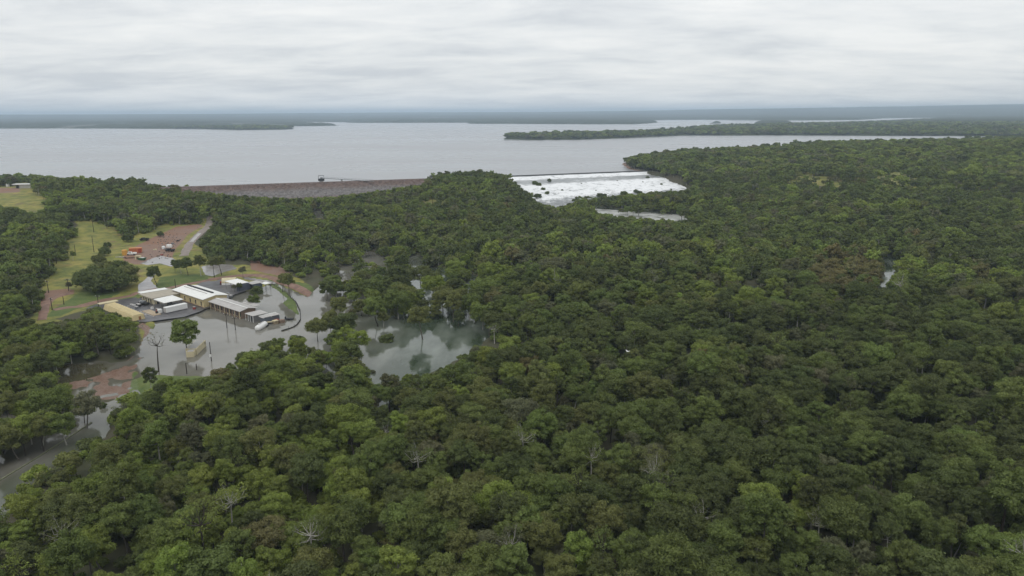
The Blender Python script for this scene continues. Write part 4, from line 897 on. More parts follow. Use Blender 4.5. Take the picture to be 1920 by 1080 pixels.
for u, v, z, m, s__, lab in ((311, 468, 3, M_STEEL, (1.6, .8, .6), 'grey scrap crate between the white tanks'), (296, 479, 2.6, M_BRICK, (1.6, 1.0, .8), 'reddish scrap pile by the yard entrance'), (303, 477, 2.6, M_RED, (1.0, .7, .7), 'red drum crate among rubble at the yard entrance'),
                             (291, 470, 3, M_CREAM2, (1.6, 1.2, .5), 'pale sand heap crate in the middle of the dirt yard'), (222, 486, 2.5, M_GREYROOF, (5.0, .7, .4), 'long grey pipe bundle at the left of the dirt yard'),
                             (240, 486, 2.5, M_TRUNKP, (5.0, .6, .5), 'dark timber stack at the front of the dirt yard'), (324, 458, 3.4, M_STEEL, (1.8, 1.2, .7), 'grey machinery scrap behind the white tanks'), (334, 452, 3.8, M_DARK, (1.6, 1.0, .7), 'black scrap heap at the upper right of the yard')):
    x, y, zz_ = at(u, v, z); bm = bmesh.new(); n = 0
    for k in range(6): bx(bm, (random.uniform(-.5, .5) * s__[0], random.uniform(-.5, .5) * s__[1], s__[2] * random.uniform(.2, .6)), (s__[0] * random.uniform(.3, .6), s__[1] * random.uniform(.3, .6), s__[2] * random.uniform(.4, .9)), random.uniform(0, 1.2), (0, 0, 0))
    ob = obj('scrap_pile', bm, m); ob.location = (x, y, zz_); ob.rotation_euler = (0, 0, random.uniform(-.4, .6)); tag(ob, lab, 'scrap')
pg_ = DIRT[0]; bm = bmesh.new()
for k in range(900):
    x, y = random.uniform(pg_[:, 0].min(), pg_[:, 0].max()), random.uniform(pg_[:, 1].min(), pg_[:, 1].max())
    u, v = proj(x, y, 3.5)
    if 296 < u < 338 and 444 < v < 482: pass
    elif random.random() > .12: continue
    if float(sdf(np.array([x]), np.array([y]), pg_)[0]) < 1: continue
    s__ = random.uniform(.15, .6); bx(bm, (0, 0, s__ * .3), (s__, s__ * .8, s__ * .7), random.random() * 3, (x, y, gz1(x, y)))
ob = obj('rubble', bm, mat('grey_rubble', (.20, .18, .165), .95, .5, .6)); tag(ob, 'loose grey rubble and spoil scattered over the dirt yard', kind='stuff')

# ------------------------------------------------------------------ trees
def tube(V, Fq, p, q, r0, r1, n=6):
    p, q = np.array(p, float), np.array(q, float); d_ = q - p; L_ = np.linalg.norm(d_) + 1e-9; d_ /= L_
    u = np.cross(d_, [0.3, 1, 0.2]); u /= np.linalg.norm(u); w_ = np.cross(d_, u); b0 = len(V)
    for c, r0_ in ((p, r0), (q, r1)):
        for i in range(n): a = 2 * math.pi * i / n; V.append(c + (u * math.cos(a) + w_ * math.sin(a)) * r0_)
    for i in range(n): Fq.append((b0 + i, b0 + (i + 1) % n, b0 + n + (i + 1) % n, b0 + n + i))
def make_tree(rng, hgt, rad_, base_f, nb, nl, ll, lw, dome=1.0, br=(.15, .33), sparse=False, sides=6, twigs=False):
    """returns trunk (V,F) and crown (V,F,tone); z from 0 to hgt"""
    V, Fq = [], []
    zb = hgt * base_f; lean = rng.normal(0, .05, 2) * hgt
    top = np.array([lean[0], lean[1], hgt * .72])
    pts = [np.array([0, 0, -.6]), np.array([lean[0] * .2, lean[1] * .2, zb * .5]), np.array([lean[0] * .5, lean[1] * .5, zb]), top]
    r0 = .03 * hgt * .55; rs = [r0 * 1.25, r0, r0 * .75, r0 * .3]
    for i in range(3): tube(V, Fq, pts[i], pts[i + 1], rs[i], rs[i + 1], sides)
    blobs = []; k = 0
    zc = (zb + hgt) / 2; hz_ = (hgt - zb) / 2
    for k in range(nb):
        for _ in range(12):
            a = rng.uniform(0, 2 * math.pi); el = rng.uniform(-.55, 1.0); rr_ = rng.uniform(.45, 1.12)
            ce = math.sqrt(max(0, 1 - max(el, -.9) ** 2 * .85))
            rb = rad_ * rng.uniform(*br)
            c = np.array([math.cos(a) * ce * rad_ * rr_ * .8, math.sin(a) * ce * rad_ * rr_ * .8, zc + el * hz_ * .8 * dome * (.4 + .6 * rr_)])
            c[:2] += lean * c[2] / hgt
            if all(np.linalg.norm(c - b_[0]) > (rb + b_[1]) * .60 for b_ in blobs): break
        blobs.append((c, rb))
    step = 1 if twigs else max(1, len(blobs) // 9)
    for c, rb in blobs[::step]:
        t_ = np.clip((c[2] - zb * .8) / (hgt * .72 - zb * .8), 0.05, .9) * .7; st = pts[2] + (pts[3] - pts[2]) * t_
        mid = (st + c) / 2 + rng.normal(0, .05, 3) * hgt * .4; mid[2] -= .03 * hgt
        tube(V, Fq, st, mid, r0 * .42, r0 * .26, max(4, sides - 2)); tube(V, Fq, mid, c, r0 * .26, r0 * .09, max(4, sides - 2))
        if twigs:
            for _ in range(5):
                e_ = c + rng.normal(0, 1, 3) * rb * .8; tube(V, Fq, mid + (c - mid) * rng.uniform(.3, 1), e_, r0 * .1, r0 * .03, 3)
    LV, LT = [], []
    for c, rb in blobs:
        n = int(nl * (rb / (rad_ * .27)) ** 2 * rng.uniform(.8, 1.15)) if nl else 0
        if n < 3: continue
        d_ = rng.normal(0, 1, (n, 3)); d_[:, 2] = d_[:, 2] * .9 + .35; d_ /= np.linalg.norm(d_, axis=1)[:, None]
        rr_ = rb * (rng.uniform(.25, 1.0, n) ** .5) * (1 + .17 * rng.normal(0, 1, n))
        sq = np.array([1.12, 1.12, .82]); pc = c + d_ * rr_[:, None] * sq
        nrm = d_ * .9 + rng.normal(0, .45, (n, 3)); nrm /= np.linalg.norm(nrm, axis=1)[:, None]
        tg = np.cross(nrm, rng.normal(0, 1, (n, 3))); tg[:, 2] -= .25; tg -= nrm * (tg * nrm).sum(1)[:, None]; tg /= np.linalg.norm(tg, axis=1)[:, None] + 1e-9
        bt = np.cross(nrm, tg); sz = rng.uniform(.7, 1.35, n)[:, None]
        LV.append(np.stack([pc - tg * ll * sz, pc + bt * lw * sz, pc + tg * ll * sz, pc - bt * lw * sz], 1).reshape(-1, 3))
        tb_ = rng.uniform(.25, .75); LT.append(np.repeat(np.clip(tb_ + rng.normal(0, .16, n), 0, 1), 4))
    if LV:
        LV = np.concatenate(LV); LT = np.concatenate(LT)
    else: LV = np.zeros((0, 3)); LT = np.zeros(0)
    LF = np.arange(len(LV)).reshape(-1, 4)
    return np.array(V), np.array(Fq), LV, LF, LT
def tone_attr(me, tone):
    a = me.attributes.new('tone', 'FLOAT', 'POINT'); a.data.foreach_set('value', tone.astype(np.float32))
HI, HIJ, LO, VLO = [], [], [], []
specs = [  # height, radius, crown base, clumps, leaves per clump, dome
    (11, 3.6, .30, 34, 200, 1.0), (12, 3.9, .34, 36, 195, 1.0), (10, 3.6, .28, 32, 200, .95), (13, 3.5, .36, 32, 195, 1.1), (9, 2.9, .28, 26, 185, 1.0), (11, 4.3, .36, 36, 185, .9),
    (12, 2.9, .32, 26, 195, 1.15), (8, 2.9, .22, 24, 190, 1.0), (10.5, 3.3, .36, 22, 150, 1.0), (12.5, 4.1, .38, 26, 135, .95)]
rng = np.random.default_rng(3)
libcol = bpy.data.collections.new('tree_library'); lolib = bpy.data.collections.new('far_tree_library'); vlib = bpy.data.collections.new('farther_tree_library')
def joined(name, T, coll):
    V, Fq, LV, LF, LT = T
    me = quads_mesh(name, np.concatenate([V, LV]) if len(LV) else V, np.concatenate([Fq, LF + len(V)]) if len(LV) else Fq)
    me.materials.append(M_BARK); me.materials.append(M_LEAF)
    mi = np.zeros(len(me.polygons), np.int32); mi[len(Fq):] = 1; me.polygons.foreach_set('material_index', mi)
    tone_attr(me, np.concatenate([np.zeros(len(V)), LT])); o = bpy.data.objects.new(name, me); coll.objects.link(o); return o
for i, (h_, r_, bf, nb, nl, dm) in enumerate(specs):
    T = make_tree(rng, h_, r_, bf, int(nb * 1.25), int(nl * 1.75), .225, .095, dm)
    tm = quads_mesh('trunk', T[0], T[1], True); tm.materials.append(M_BARK)
    cm = quads_mesh('crown', T[2], T[3]); cm.materials.append(M_LEAF); tone_attr(cm, T[4]); HI.append((tm, cm, h_, r_))
    joined('gum_%02d' % i, T, libcol)
for i, (h_, r_, bf, nb, nl, dm) in enumerate(specs[:8]):
    joined('gum_%02d' % i, make_tree(rng, h_, r_, bf, nb - 8, 46, .50, .25, dm, sides=4), lolib)
    joined('gumf_%02d' % i, make_tree(rng, h_ * .95, r_ * 1.15, .2, 12, 26, 1.0, .6, dm * .9, (.3, .42), sides=3), vlib)
LOH = [s[0] for s in specs[:8]]
THIN = make_tree(rng, 12, 3.6, .42, 16, 50, .22, .09, 1.0, twigs=True); joined('gum_10', THIN, libcol)
BARE = make_tree(rng, 10, 3.2, .40, 14, 14, .2, .08, 1.0, twigs=True); joined('gum_11', BARE, libcol)
for T_, h_ in ((THIN, 12), (BARE, 10)):
    tm = quads_mesh('trunk', T_[0], T_[1], True); tm.materials.append(M_BARK); cm = quads_mesh('crown', T_[2], T_[3]); cm.materials.append(M_LEAF); tone_attr(cm, T_[4]); HI.append((tm, cm, h_, 3.4))
# a bare tree, used for the dead one in the flood and its like
DT = make_tree(rng, 13, 4.2, .5, 9, 6, .3, .12, .8, twigs=True)
dtm = quads_mesh('trunk', DT[0], DT[1], True); dtm.materials.append(M_BARK); dcm = quads_mesh('crown', DT[2], DT[3]); dcm.materials.append(M_LEAF); tone_attr(dcm, DT[4])
# shrubs
shlib = bpy.data.collections.new('shrub_library')
for i in range(5):
    T = make_tree(rng, 2.6, 1.7, .02, 6, 60, .30, .15, .8, (.4, .6), sides=3); joined('shrub_%02d' % i, T, shlib)
BUSH = []
for i in range(3):
    T = make_tree(rng, 5.0, 3.0, .0, 38, 190, .28, .14, 1.0, (.22, .34)); a = quads_mesh('trunk', T[0], T[1]); a.materials.append(M_BARK); c = quads_mesh('crown', T[2], T[3]); c.materials.append(M_LEAF); tone_attr(c, T[4]); BUSH.append((a, c, 5.0, 3.4))

PAL = {'dark': (.130, .160, .052), 'olive': (.195, .212, .068), 'green': (.182, .232, .062), 'lime': (.245, .305, .060), 'grey': (.188, .190, .108), 'rust': (.225, .192, .082)}
PK = list(PAL); PV = np.array([PAL[k] for k in PK])

OPEN1 = [(127, 416), (180, 416), (215, 430), (233, 447), (262, 440), (292, 432), (295, 424), (365, 421), (385, 420), (388, 408), (398, 408), (403, 416), (390, 428), (374, 446), (365, 460), (384, 472), (390, 485), (430, 488), (470, 490), (500, 498),
         (530, 505), (560, 518), (590, 535), (612, 555), (612, 600), (606, 640), (598, 655), (585, 640), (570, 628), (520, 622), (490, 640), (455, 655), (425, 672), (410, 692), (385, 705), (330, 708), (300, 714), (262, 740), (236, 750), (215, 756),
         (190, 748), (150, 740), (128, 728), (116, 700), (150, 683), (238, 680), (262, 655), (268, 625), (258, 606), (225, 592), (190, 577), (165, 578), (150, 590), (118, 606), (100, 602), (60, 606), (40, 600), (75, 579), (78, 545), (80, 525), (101, 517), (102, 491), (124, 486), (124, 455), (150, 439)]
CLEAR = [OPEN1, [(-200, 350), (30, 349), (32, 346), (58, 346), (62, 356), (40, 366), (70, 369), (86, 387), (70, 397), (50, 397), (34, 388), (15, 386), (-40, 381), (-200, 378)],
         [(0, 900), (60, 864), (130, 822), (172, 800), (186, 775), (204, 775), (203, 800), (185, 820), (150, 838), (100, 868), (60, 893), (20, 930), (5, 965), (-40, 950)],
         [(587, 399), (598, 393), (607, 405), (601, 412), (591, 409)], [(1657, 484), (1680, 486), (1675, 505), (1662, 530), (1650, 540), (1655, 512)], [(1640, 545), (1650, 545), (1646, 570), (1640, 565)],
         [(952, 330), (1210, 321), (1238, 333), (1286, 348), (1306, 353), (1240, 357), (1150, 364), (1078, 369), (1066, 382), (1040, 388), (1003, 378), (1000, 362), (978, 346)],
         [(1108, 393), (1140, 395), (1165, 400), (1200, 402), (1290, 409), (1284, 415), (1210, 409), (1125, 401)],
         [(330, 351), (800, 336), (790, 344), (740, 350), (700, 358), (640, 366), (560, 370), (470, 366), (425, 363), (400, 359), (360, 355)],
         [(604, 590), (612, 612), (640, 612), (690, 640), (690, 688), (740, 700), (800, 698), (850, 678), (880, 645), (888, 615), (860, 604), (820, 612), (780, 618), (740, 608), (700, 610), (660, 602), (618, 590)],
         [(773, 482), (785, 484), (784, 510), (790, 535), (770, 532), (772, 505)], [(684, 476), (700, 474), (715, 488), (700, 492)], [(614, 566), (650, 560), (654, 574), (620, 586)], [(686, 560), (704, 556), (706, 566), (690, 570)], [(800, 548), (812, 546), (812, 560), (803, 562)], [(905, 640), (925, 628), (930, 640), (910, 655)], [(586, 508), (600, 500), (602, 520), (597, 545), (588, 540)], [(640, 505), (660, 503), (655, 520), (640, 525)],
         [(712, 700), (724, 700), (724, 720), (714, 722)], [(710, 735), (718, 735), (722, 770), (712, 770)],
         [(995, 495), (1004, 492), (1004, 503), (997, 505)], [(1400, 540), (1425, 536), (1425, 545), (1405, 550)], [(792, 376), (830, 374), (846, 377), (800, 380)]]
LAKE = [(-400, 200), (-400, 327), (0, 326), (60, 331), (200, 335), (240, 333), (262, 333), (275, 345), (310, 346), (330, 350), (800, 335), (806, 329), (825, 324), (870, 319), (915, 321), (940, 327), (955, 330), (1210, 321), (1172, 312), (1170, 297), (1200, 290), (1300, 281),
        (1400, 277), (1500, 272), (1640, 265), (1760, 262), (1900, 258), (2400, 250), (2400, 200)]
CLEAR = [np.array(c, float) for c in CLEAR]; LAKEP = np.array(LAKE, float)
SPARSE = np.array([(575, 500), (640, 475), (700, 465), (780, 470), (860, 495), (930, 530), (945, 590), (900, 650), (800, 700), (720, 710), (640, 690), (610, 650), (600, 560)], float)

def forest_points(s, rmin, rmax, half, seed):
    g_ = np.random.default_rng(seed); n = int(2 * rmax / s) + 2
    X, Y = np.meshgrid(np.arange(-n // 2, n // 2) * s, np.arange(0, n // 2 + 2) * s)
    X = X + (Y / s % 2) * s * .5 + g_.uniform(-.46, .46, X.shape) * s; Y = Y + g_.uniform(-.46, .46, Y.shape) * s
    d_ = np.hypot(X, Y); a = np.abs(np.arctan2(X, Y)); k = (d_ >= rmin) & (d_ < rmax) & (a < half); return X[k], Y[k]
def colours(x, y, g_):
    n = len(x); u, v = proj(x, y, 8.0)
    a = fbm(x, y, 45, 81); b_ = fbm(x, y, 13, 82); c = g_.random(n)
    k = np.full(n, 1)
    k[c < .22] = 0; k[(c > .45)] = 2
    k[(a * .5 + b_ * .5 > .56) & (c > .25)] = 3
    k[(b_ < .30) & (c > .6)] = 4
    k[(a < .40) & (c < .55)] = 0
    k[g_.random(n) < .008] = 5
    k[(g_.random(n) < .03)] = 4
    lowl = (u < 640) & (v > 560) & (g_.random(n) < .36); k[lowl] = 3
    rst = (np.hypot((u - 1590) / 75, (v - 505) / 40) < 1) & (g_.random(n) < .75); k[rst] = 5
    col = PV[k] * g_.uniform(.85, 1.17, (n, 1)) * (1 + g_.normal(0, .03, (n, 3)))
    col = col * .75 + .25 * col.mean(1, keepdims=True) * np.array([1.0, 1.15, .42])
    return k, np.clip(col, .004, .4)
def place(x, y, hts, g_, extra=0.0):
    """keep trees that leave clear what the place keeps clear: water, fields, roads, the dam"""
    z = gz(x, y); n = len(x); ok = np.ones(n, bool); dist = np.hypot(x, y)
    sc = g_.uniform(.52, .92, n) + (g_.random(n) < .07) * .28
    jit_ = g_.normal(0, 1.5, n)
    for it in range(2):
        H_ = hts * sc
        for fr, mg in ((0.0, 0.0), (.45, 0), (.75, 0), (1.0, 0)):
            u, v = proj(x, y, z + H_ * fr); rr_ = 0.30 * H_ / dist * F
            for c in CLEAR:
                bad = np.zeros(n, bool)
                for off in ((-1, 0, 1) if fr > .4 else (0,)):
                    bad |= sdf(u + off * rr_, v + (abs(off) * rr_ * .3), c) > jit_ * .4
                if it == 0 and fr > .7: sc[bad] *= g_.uniform(.6, .95, n)[bad]
                elif it == 1: ok &= ~bad
        u, v = proj(x, y, z + H_); hi_ = sdf(u, v, LAKEP) > np.abs(jit_) * 2.2 - .5
        if it == 0: sc[hi_ & (dist < 1300)] *= g_.uniform(.6, .95, n)[hi_ & (dist < 1300)]
        else: ok &= ~(hi_ & (dist < 1300))
    u, v = proj(x, y, z)
    sp = sdf(u, v, SPARSE) > 0; ok &= ~(sp & (g_.random(n) < .38))
    sr = sdf(x, y, RESW); ok &= sr < -2.0
    for isl in ISL: pass
    ok &= sdf(x, y, CHW) < -.5
    c_ = (x - D0[0]) * Dn[0] + (y - D0[1]) * Dn[1]; al = (x - D0[0]) * Dd[0] + (y - D0[1]) * Dd[1]; ok &= ~((c_ > -8) & (c_ < 21) & (al > 10) & (al < DL - 95))
    ok &= ~((z < -.6) & (g_.random(n) < .15))
    return ok, z, sc
g1 = np.random.default_rng(11)
xa, ya = forest_points(4.25, 62, 330, R(46), 1)
va = g1.integers(0, 10, len(xa)); rv = g1.random(len(xa)); va[rv < .06] = 10; va[rv > .999] = 11; ha = np.array([s[0] for s in specs] + [12, 10])[va]
# the forest has glades and thick spots
den = fbm(xa, ya, 30, 91); kk = g1.random(len(xa)) < np.clip(.72 + (den - .38) * 2.6, .45, 1); xa, ya, va, ha = xa[kk], ya[kk], va[kk], ha[kk]
oka, za, sa = place(xa, ya, ha, g1)
xa, ya, va, ha, za, sa = [q[oka] for q in (xa, ya, va, ha, za, sa)]
ka, ca = colours(xa, ya, g1); ra = g1.uniform(0, 6.28, len(xa))
u, v = proj(xa, ya, za + ha * sa * .65); dist = np.hypot(xa, ya)
inside = (u > 5) & (u < 1915) & (v < 1062) & (v > 0)
# --- hand-set trees: base pixel, height, variant, colour, label
SET = [
    (297.5, 697, 0, 12.6, 'dead', 'grey', 'bare dead tree rising alone from the flood, left of the drowned blockhouse'),
    (354, 663, 0, 12.0, 7, 'green', 'dense green tree leaning over the drowned cream blockhouse'),
    (284, 744, .4, 8.6, 6, 'dark', 'dark pointed tree in front of the bare dead tree'),
    (793, 636, 0, 12.5, 8, 'olive', 'thin forked tree alone in the open middle of the flooded forest'),
    (747, 598, 0, 11.5, 5, 'green', 'dark trunked spreading tree leaning left in the flooded forest'),
    (710, 612, 0, 11.5, 0, 'green', 'full green tree beside the small white roof in the flood'),
    (719, 614, 0, 6.5, 4, 'olive', 'small forked tree right of the full green tree in the flood'),
    (726, 640, 0, 3.9, 'bush0', 'dark', 'round dark bush sitting in open flood water'),
    (850, 603, 0, 11.5, 3, 'olive', 'tallest trunk of the clump at the right edge of the open flood'),
    (839, 592, 0, 11.0, 1, 'olive', 'leaning olive tree inside the clump right of the open flood'),
    (831, 583, 0, 10.5, 9, 'olive', 'olive tree at the back left of the clump right of the open flood'),
    (858, 612, 0, 6.0, 8, 'dark', 'low dark tree at the front of the clump right of the open flood'),
    (811, 566, 0, 11.5, 5, 'lime', 'yellow-green tree standing behind the thin forked tree'),
    (911, 571, 0, 11.0, 2, 'green', 'leftmost of three straight trunks at the right of the flooded forest'),
    (921, 571, 0, 11.0, 1, 'green', 'middle of three straight trunks at the right of the flooded forest'),
    (929, 568, 0, 10.0, 0, 'dark', 'rightmost of three straight trunks at the right of the flooded forest'),
    (752, 536, 0, 10.0, 1, 'dark', 'umbrella shaped tree left of the bright water gap'),
    (735, 541, 0, 10.5, 0, 'dark', 'dark umbrella tree in the middle of the flooded forest'),
    (769, 533, 0, 6.5, 4, 'dark', 'short forked tree beside the bright water gap'),
    (640, 678, 0, 7.5, 8, 'lime', 'pale lime tree with thin trunk at the front edge of the flood'),
    (652, 661, 0, 9.0, 6, 'lime', 'narrow lime green tree before the dark clump at the flood corner'),
    (679, 668, 0, 9.0, 1, 'lime', 'broad lime tree left of the open flood, near its front edge'),
    (638, 640, 0, 9.5, 2, 'dark', 'dark dense tree at the corner where the channel meets the flooded forest'),
    (656, 636, 0, 9.5, 0, 'dark', 'right half of the dark dense pair at the channel corner'),
    (622, 628, 0, 8.5, 2, 'olive', 'olive tree on the channel edge left of the dark pair'),
    (612, 564, 0, 9.5, 7, 'dark', 'dark round tree by the end of the red gravel road'),
    (632, 560, 0, 9.0, 1, 'green', 'green tree right of the dark round tree by the road end'),
    (664, 568, 0, 8.5, 7, 'dark', 'low dark tree at the left edge of the flooded forest'),
    (684, 566, 0, 9.0, 2, 'olive', 'grey-olive spreading tree at the left of the flooded forest'),
    (678, 592, 0, 7.0, 7, 'olive', 'squat tree left of the full green tree in the flood'),
    (295, 536, 1.4, 9.2, 0, 'dark', 'dark shade tree with twin trunks behind the long white shelter'),
    (328, 510, 1.6, 6.2, 4, 'dark', 'small dark tree between the shade tree and the roadside row'),
    (353, 517, 1.2, 8.8, 2, 'dark', 'broad dark tree on the lawn behind the hall'),
    (340, 514, 1.3, 7.5, 7, 'dark', 'rounded dark tree left of the broad tree on the lawn'),
    (377, 518, 1.1, 10.5, 3, 'olive', 'first slim tree of the roadside row beside the grey pool'),
    (402, 520, 1.0, 10.0, 9, 'olive', 'second slim tree of the roadside row, over the grey pool'),
    (416, 516, 1.0, 10.0, 8, 'olive', 'third slim tree of the roadside row, over the grey pool'),
    (456, 520, 1.0, 5.5, 8, 'grey', 'thin greyish small tree beside the curve of the red road'),
    (543, 556, .2, 10.5, 3, 'olive', 'tall thin tree standing on the fence line at the flooded road'),
    (530, 548, .2, 8.5, 8, 'olive', 'lighter tree left of the tall one on the fence line'),
    (480, 580, 0, 6.3, 4, 'green', 'small round tree at the end of the brick block roof'),
    (481, 550, 0, 4.5, 'bush1', 'dark', 'dark bush right of the grey shed'),
    (440, 550, 0, 4.0, 4, 'grey', 'little grey tree in the flooded court behind the brick block'),
    (449, 549, 0, 4.5, 4, 'dark', 'little dark tree in the flooded court behind the brick block'),
    (172, 543, 1.8, 10.0, 'bush0', 'dark', 'big dark bush, left end of the round thicket above the yard'),
    (190, 548, 1.8, 10.0, 'bush1', 'dark', 'big dark bush in the centre of the round thicket above the yard'),
    (212, 545, 1.8, 10.4, 'bush2', 'dark', 'big dark bush right of centre in the round thicket above the yard'),
    (236, 536, 1.8, 9.6, 'bush0', 'olive', 'big dark bush, right end of the round thicket above the yard'),
    (196, 530, 2.2, 9.6, 'bush2', 'olive', 'big bush at the back of the round thicket above the yard'),
    (222, 524, 2.2, 9.0, 'bush1', 'dark', 'bush at the back right of the round thicket above the yard'),
    (186, 492, 4.0, 5.0, 'bush2', 'olive', 'olive bush on the grass slope above the round thicket'),
    (197, 478, 4.4, 4.8, 'bush0', 'dark', 'dark bush on the grass slope above the other bushes'),
    (202, 462, 4.8, 3.2, 'bush1', 'dark', 'small bush highest on the grass slope'),
    (240, 452, 5.0, 5.0, 'bush0', 'dark', 'dark bush at the tree line left of the dirt yard'),
    (301, 443, 4.8, 3.0, 'bush2', 'dark', 'low bush at the upper edge of the dirt yard'),
    (130, 547, 2.0, 4.4, 4, 'grey', 'small greyish tree at the end of the muddy red track'),
    (137, 489, 4.0, 5.0, 8, 'green', 'little tree at the left edge of the grassy field'),
    (102, 797, 0, 10.5, 5, 'green', 'green spreading tree in flood below the muddy bank, far left'),
    (162, 803, 0, 9.5, 8, 'grey', 'thin greyish tree in flood just below the muddy bank'),
    (126, 834, 0, 8.5, 1, 'green', 'green tree above the pale kerb of the flooded channel'),
    (82, 846, 0, 9.0, 9, 'olive', 'olive tree above the middle of the pale channel kerb'),
    (38, 862, 0, 9.5, 0, 'olive', 'olive tree above the lower end of the pale channel kerb'),
    (18, 806, 0, 10.5, 3, 'olive', 'tall slender tree in flood at the left edge of the photo'),
    (58, 790, 0, 9.0, 8, 'olive', 'thin open tree in flood left of the green spreading one'),
    (6, 850, 0, 9.0, 2, 'dark', 'dark tree at the left edge above the channel kerb'),
    (40, 760, 0, 9.0, 1, 'olive', 'olive tree left of the muddy brown bank'),
    (76, 768, 0, 8.0, 6, 'green', 'narrow green tree by the left tip of the muddy bank'),
    (880, 600, 0, 10.5, 9, 'green', 'green thin-trunked tree at the right end of the open flood'),
    (868, 588, 0, 10.0, 0, 'olive', 'olive tree behind the right end of the open flood'),
    (893, 592, 0, 10.5, 3, 'dark', 'dark slender tree at the right end of the open flood'),
    (905, 618, 0, 10.0, 2, 'green', 'green tree at the lower right shore of the open flood'),
    (820, 590, 0, 9.5, 8, 'olive', 'thin grey-olive tree behind the lone forked tree'),
    (790, 585, 0, 9.0, 6, 'green', 'narrow tree behind the lone forked tree'),
    (765, 575, 0, 9.5, 2, 'olive', 'olive tree above the leaning dark trunk'),
    (700, 578, 0, 8.5, 8, 'green', 'thin tree behind the full green tree in the flood'),
    (640, 600, 0, 9.0, 0, 'olive', 'olive tree at the mouth of the flooded channel'),
    (596, 640, 0, 8.5, 5, 'olive', 'olive tree at the lower side of the flooded channel'),
    (1005, 388, 1.0, 5.0, 7, 'dark', 'dark tree at the left foot of the white water'),
]
GUMGROUP = 'gum trees of the flooded valley'
def one_tree(x, y, z, meshes, sc, rz, col, label, cat='tree', name='gum_tree', sx=1.0, group=GUMGROUP):
    r0 = bpy.data.objects.new(name, None); COL.objects.link(r0); r0.location = (x, y, z); r0.rotation_euler = (0, 0, rz); r0.scale = (sc * sx, sc * sx, sc); r0.empty_display_size = .5
    tag(r0, label, cat, group)
    for nm, me_ in (('trunk', meshes[0]), ('crown', meshes[1])):
        if not len(me_.polygons): continue
        o_ = bpy.data.objects.new(nm, me_); COL.objects.link(o_); o_.parent = r0
        if nm == 'crown': o_['leaf_colour'] = [float(c) for c in col]
    return r0
gs = np.random.default_rng(5)
for (u_, v_, z_, h_, var, colr, lab) in SET:
    x, y = P(u_, v_, z_); zz_ = gz1(x, y); zz_ = min(zz_, z_ + .4)
    col = np.array(PAL[colr]) * gs.uniform(.9, 1.15)
    if var == 'dead': one_tree(x, y, -.3, (dtm, dcm), h_ / 13, 2.2, col, lab, name='dead_tree'); continue
    if isinstance(var, str): ms = BUSH[int(var[4])]; one_tree(x, y, zz_, ms, h_ / ms[2], gs.uniform(0, 6), col, lab, 'bush', 'bush', sx=1.0, group='bushes in the clearings'); continue
    ms = HI[var]; one_tree(x, y, zz_, ms, (h_ + (z_ - zz_)) / ms[2], gs.uniform(0, 6), col, lab)
NIND = 300 - sum(1 for q in SET if not (isinstance(q[4], str) and q[4].startswith('bush')))
score = np.where(inside, ha * sa / dist * (1.0 - .25 * (v > 1000)), 0); order = np.argsort(-score); pick = np.zeros(len(xa), bool); pick[order[:NIND]] = True
CN_ = {0: 'dark green', 1: 'olive', 2: 'mid green', 3: 'lime green', 4: 'dull grey-green', 5: 'rusty brown'}
FORM = ['full round', 'broad domed', 'wide low', 'tall slender', 'small round', 'flat topped', 'narrow upright', 'short bushy', 'thin', 'spreading', 'sparse', 'leafless']
def where(u, v):
    c = ['far left', 'left', 'left of centre', 'near left of centre', 'centre left', 'centre right', 'near right of centre', 'right of centre', 'right', 'far right'][min(9, int(u / 192))]
    r = 'front rank' if v > 960 else 'second rank' if v > 880 else 'third rank' if v > 810 else 'behind third rank'
    return r + ', ' + c
seen = {}
for i in order[:NIND]:
    base = '%s %s tree, %s' % (FORM[va[i]], CN_[int(ka[i])], where(u[i], v[i])); seen.setdefault(base, []).append(i)
for base, ids in seen.items():
    ids.sort(key=lambda q: u[q]); n = len(ids)
    for j, i in enumerate(ids):
        lab = base if n == 1 else base + (', left of two alike' if j == 0 else ', right of two alike') if n == 2 else base + ', %s from left' % ['first', 'second', 'third', 'fourth', 'fifth', 'sixth', 'seventh'][min(j, 6)]
        one_tree(xa[i], ya[i], za[i], HI[va[i]], sa[i], ra[i], ca[i], lab)

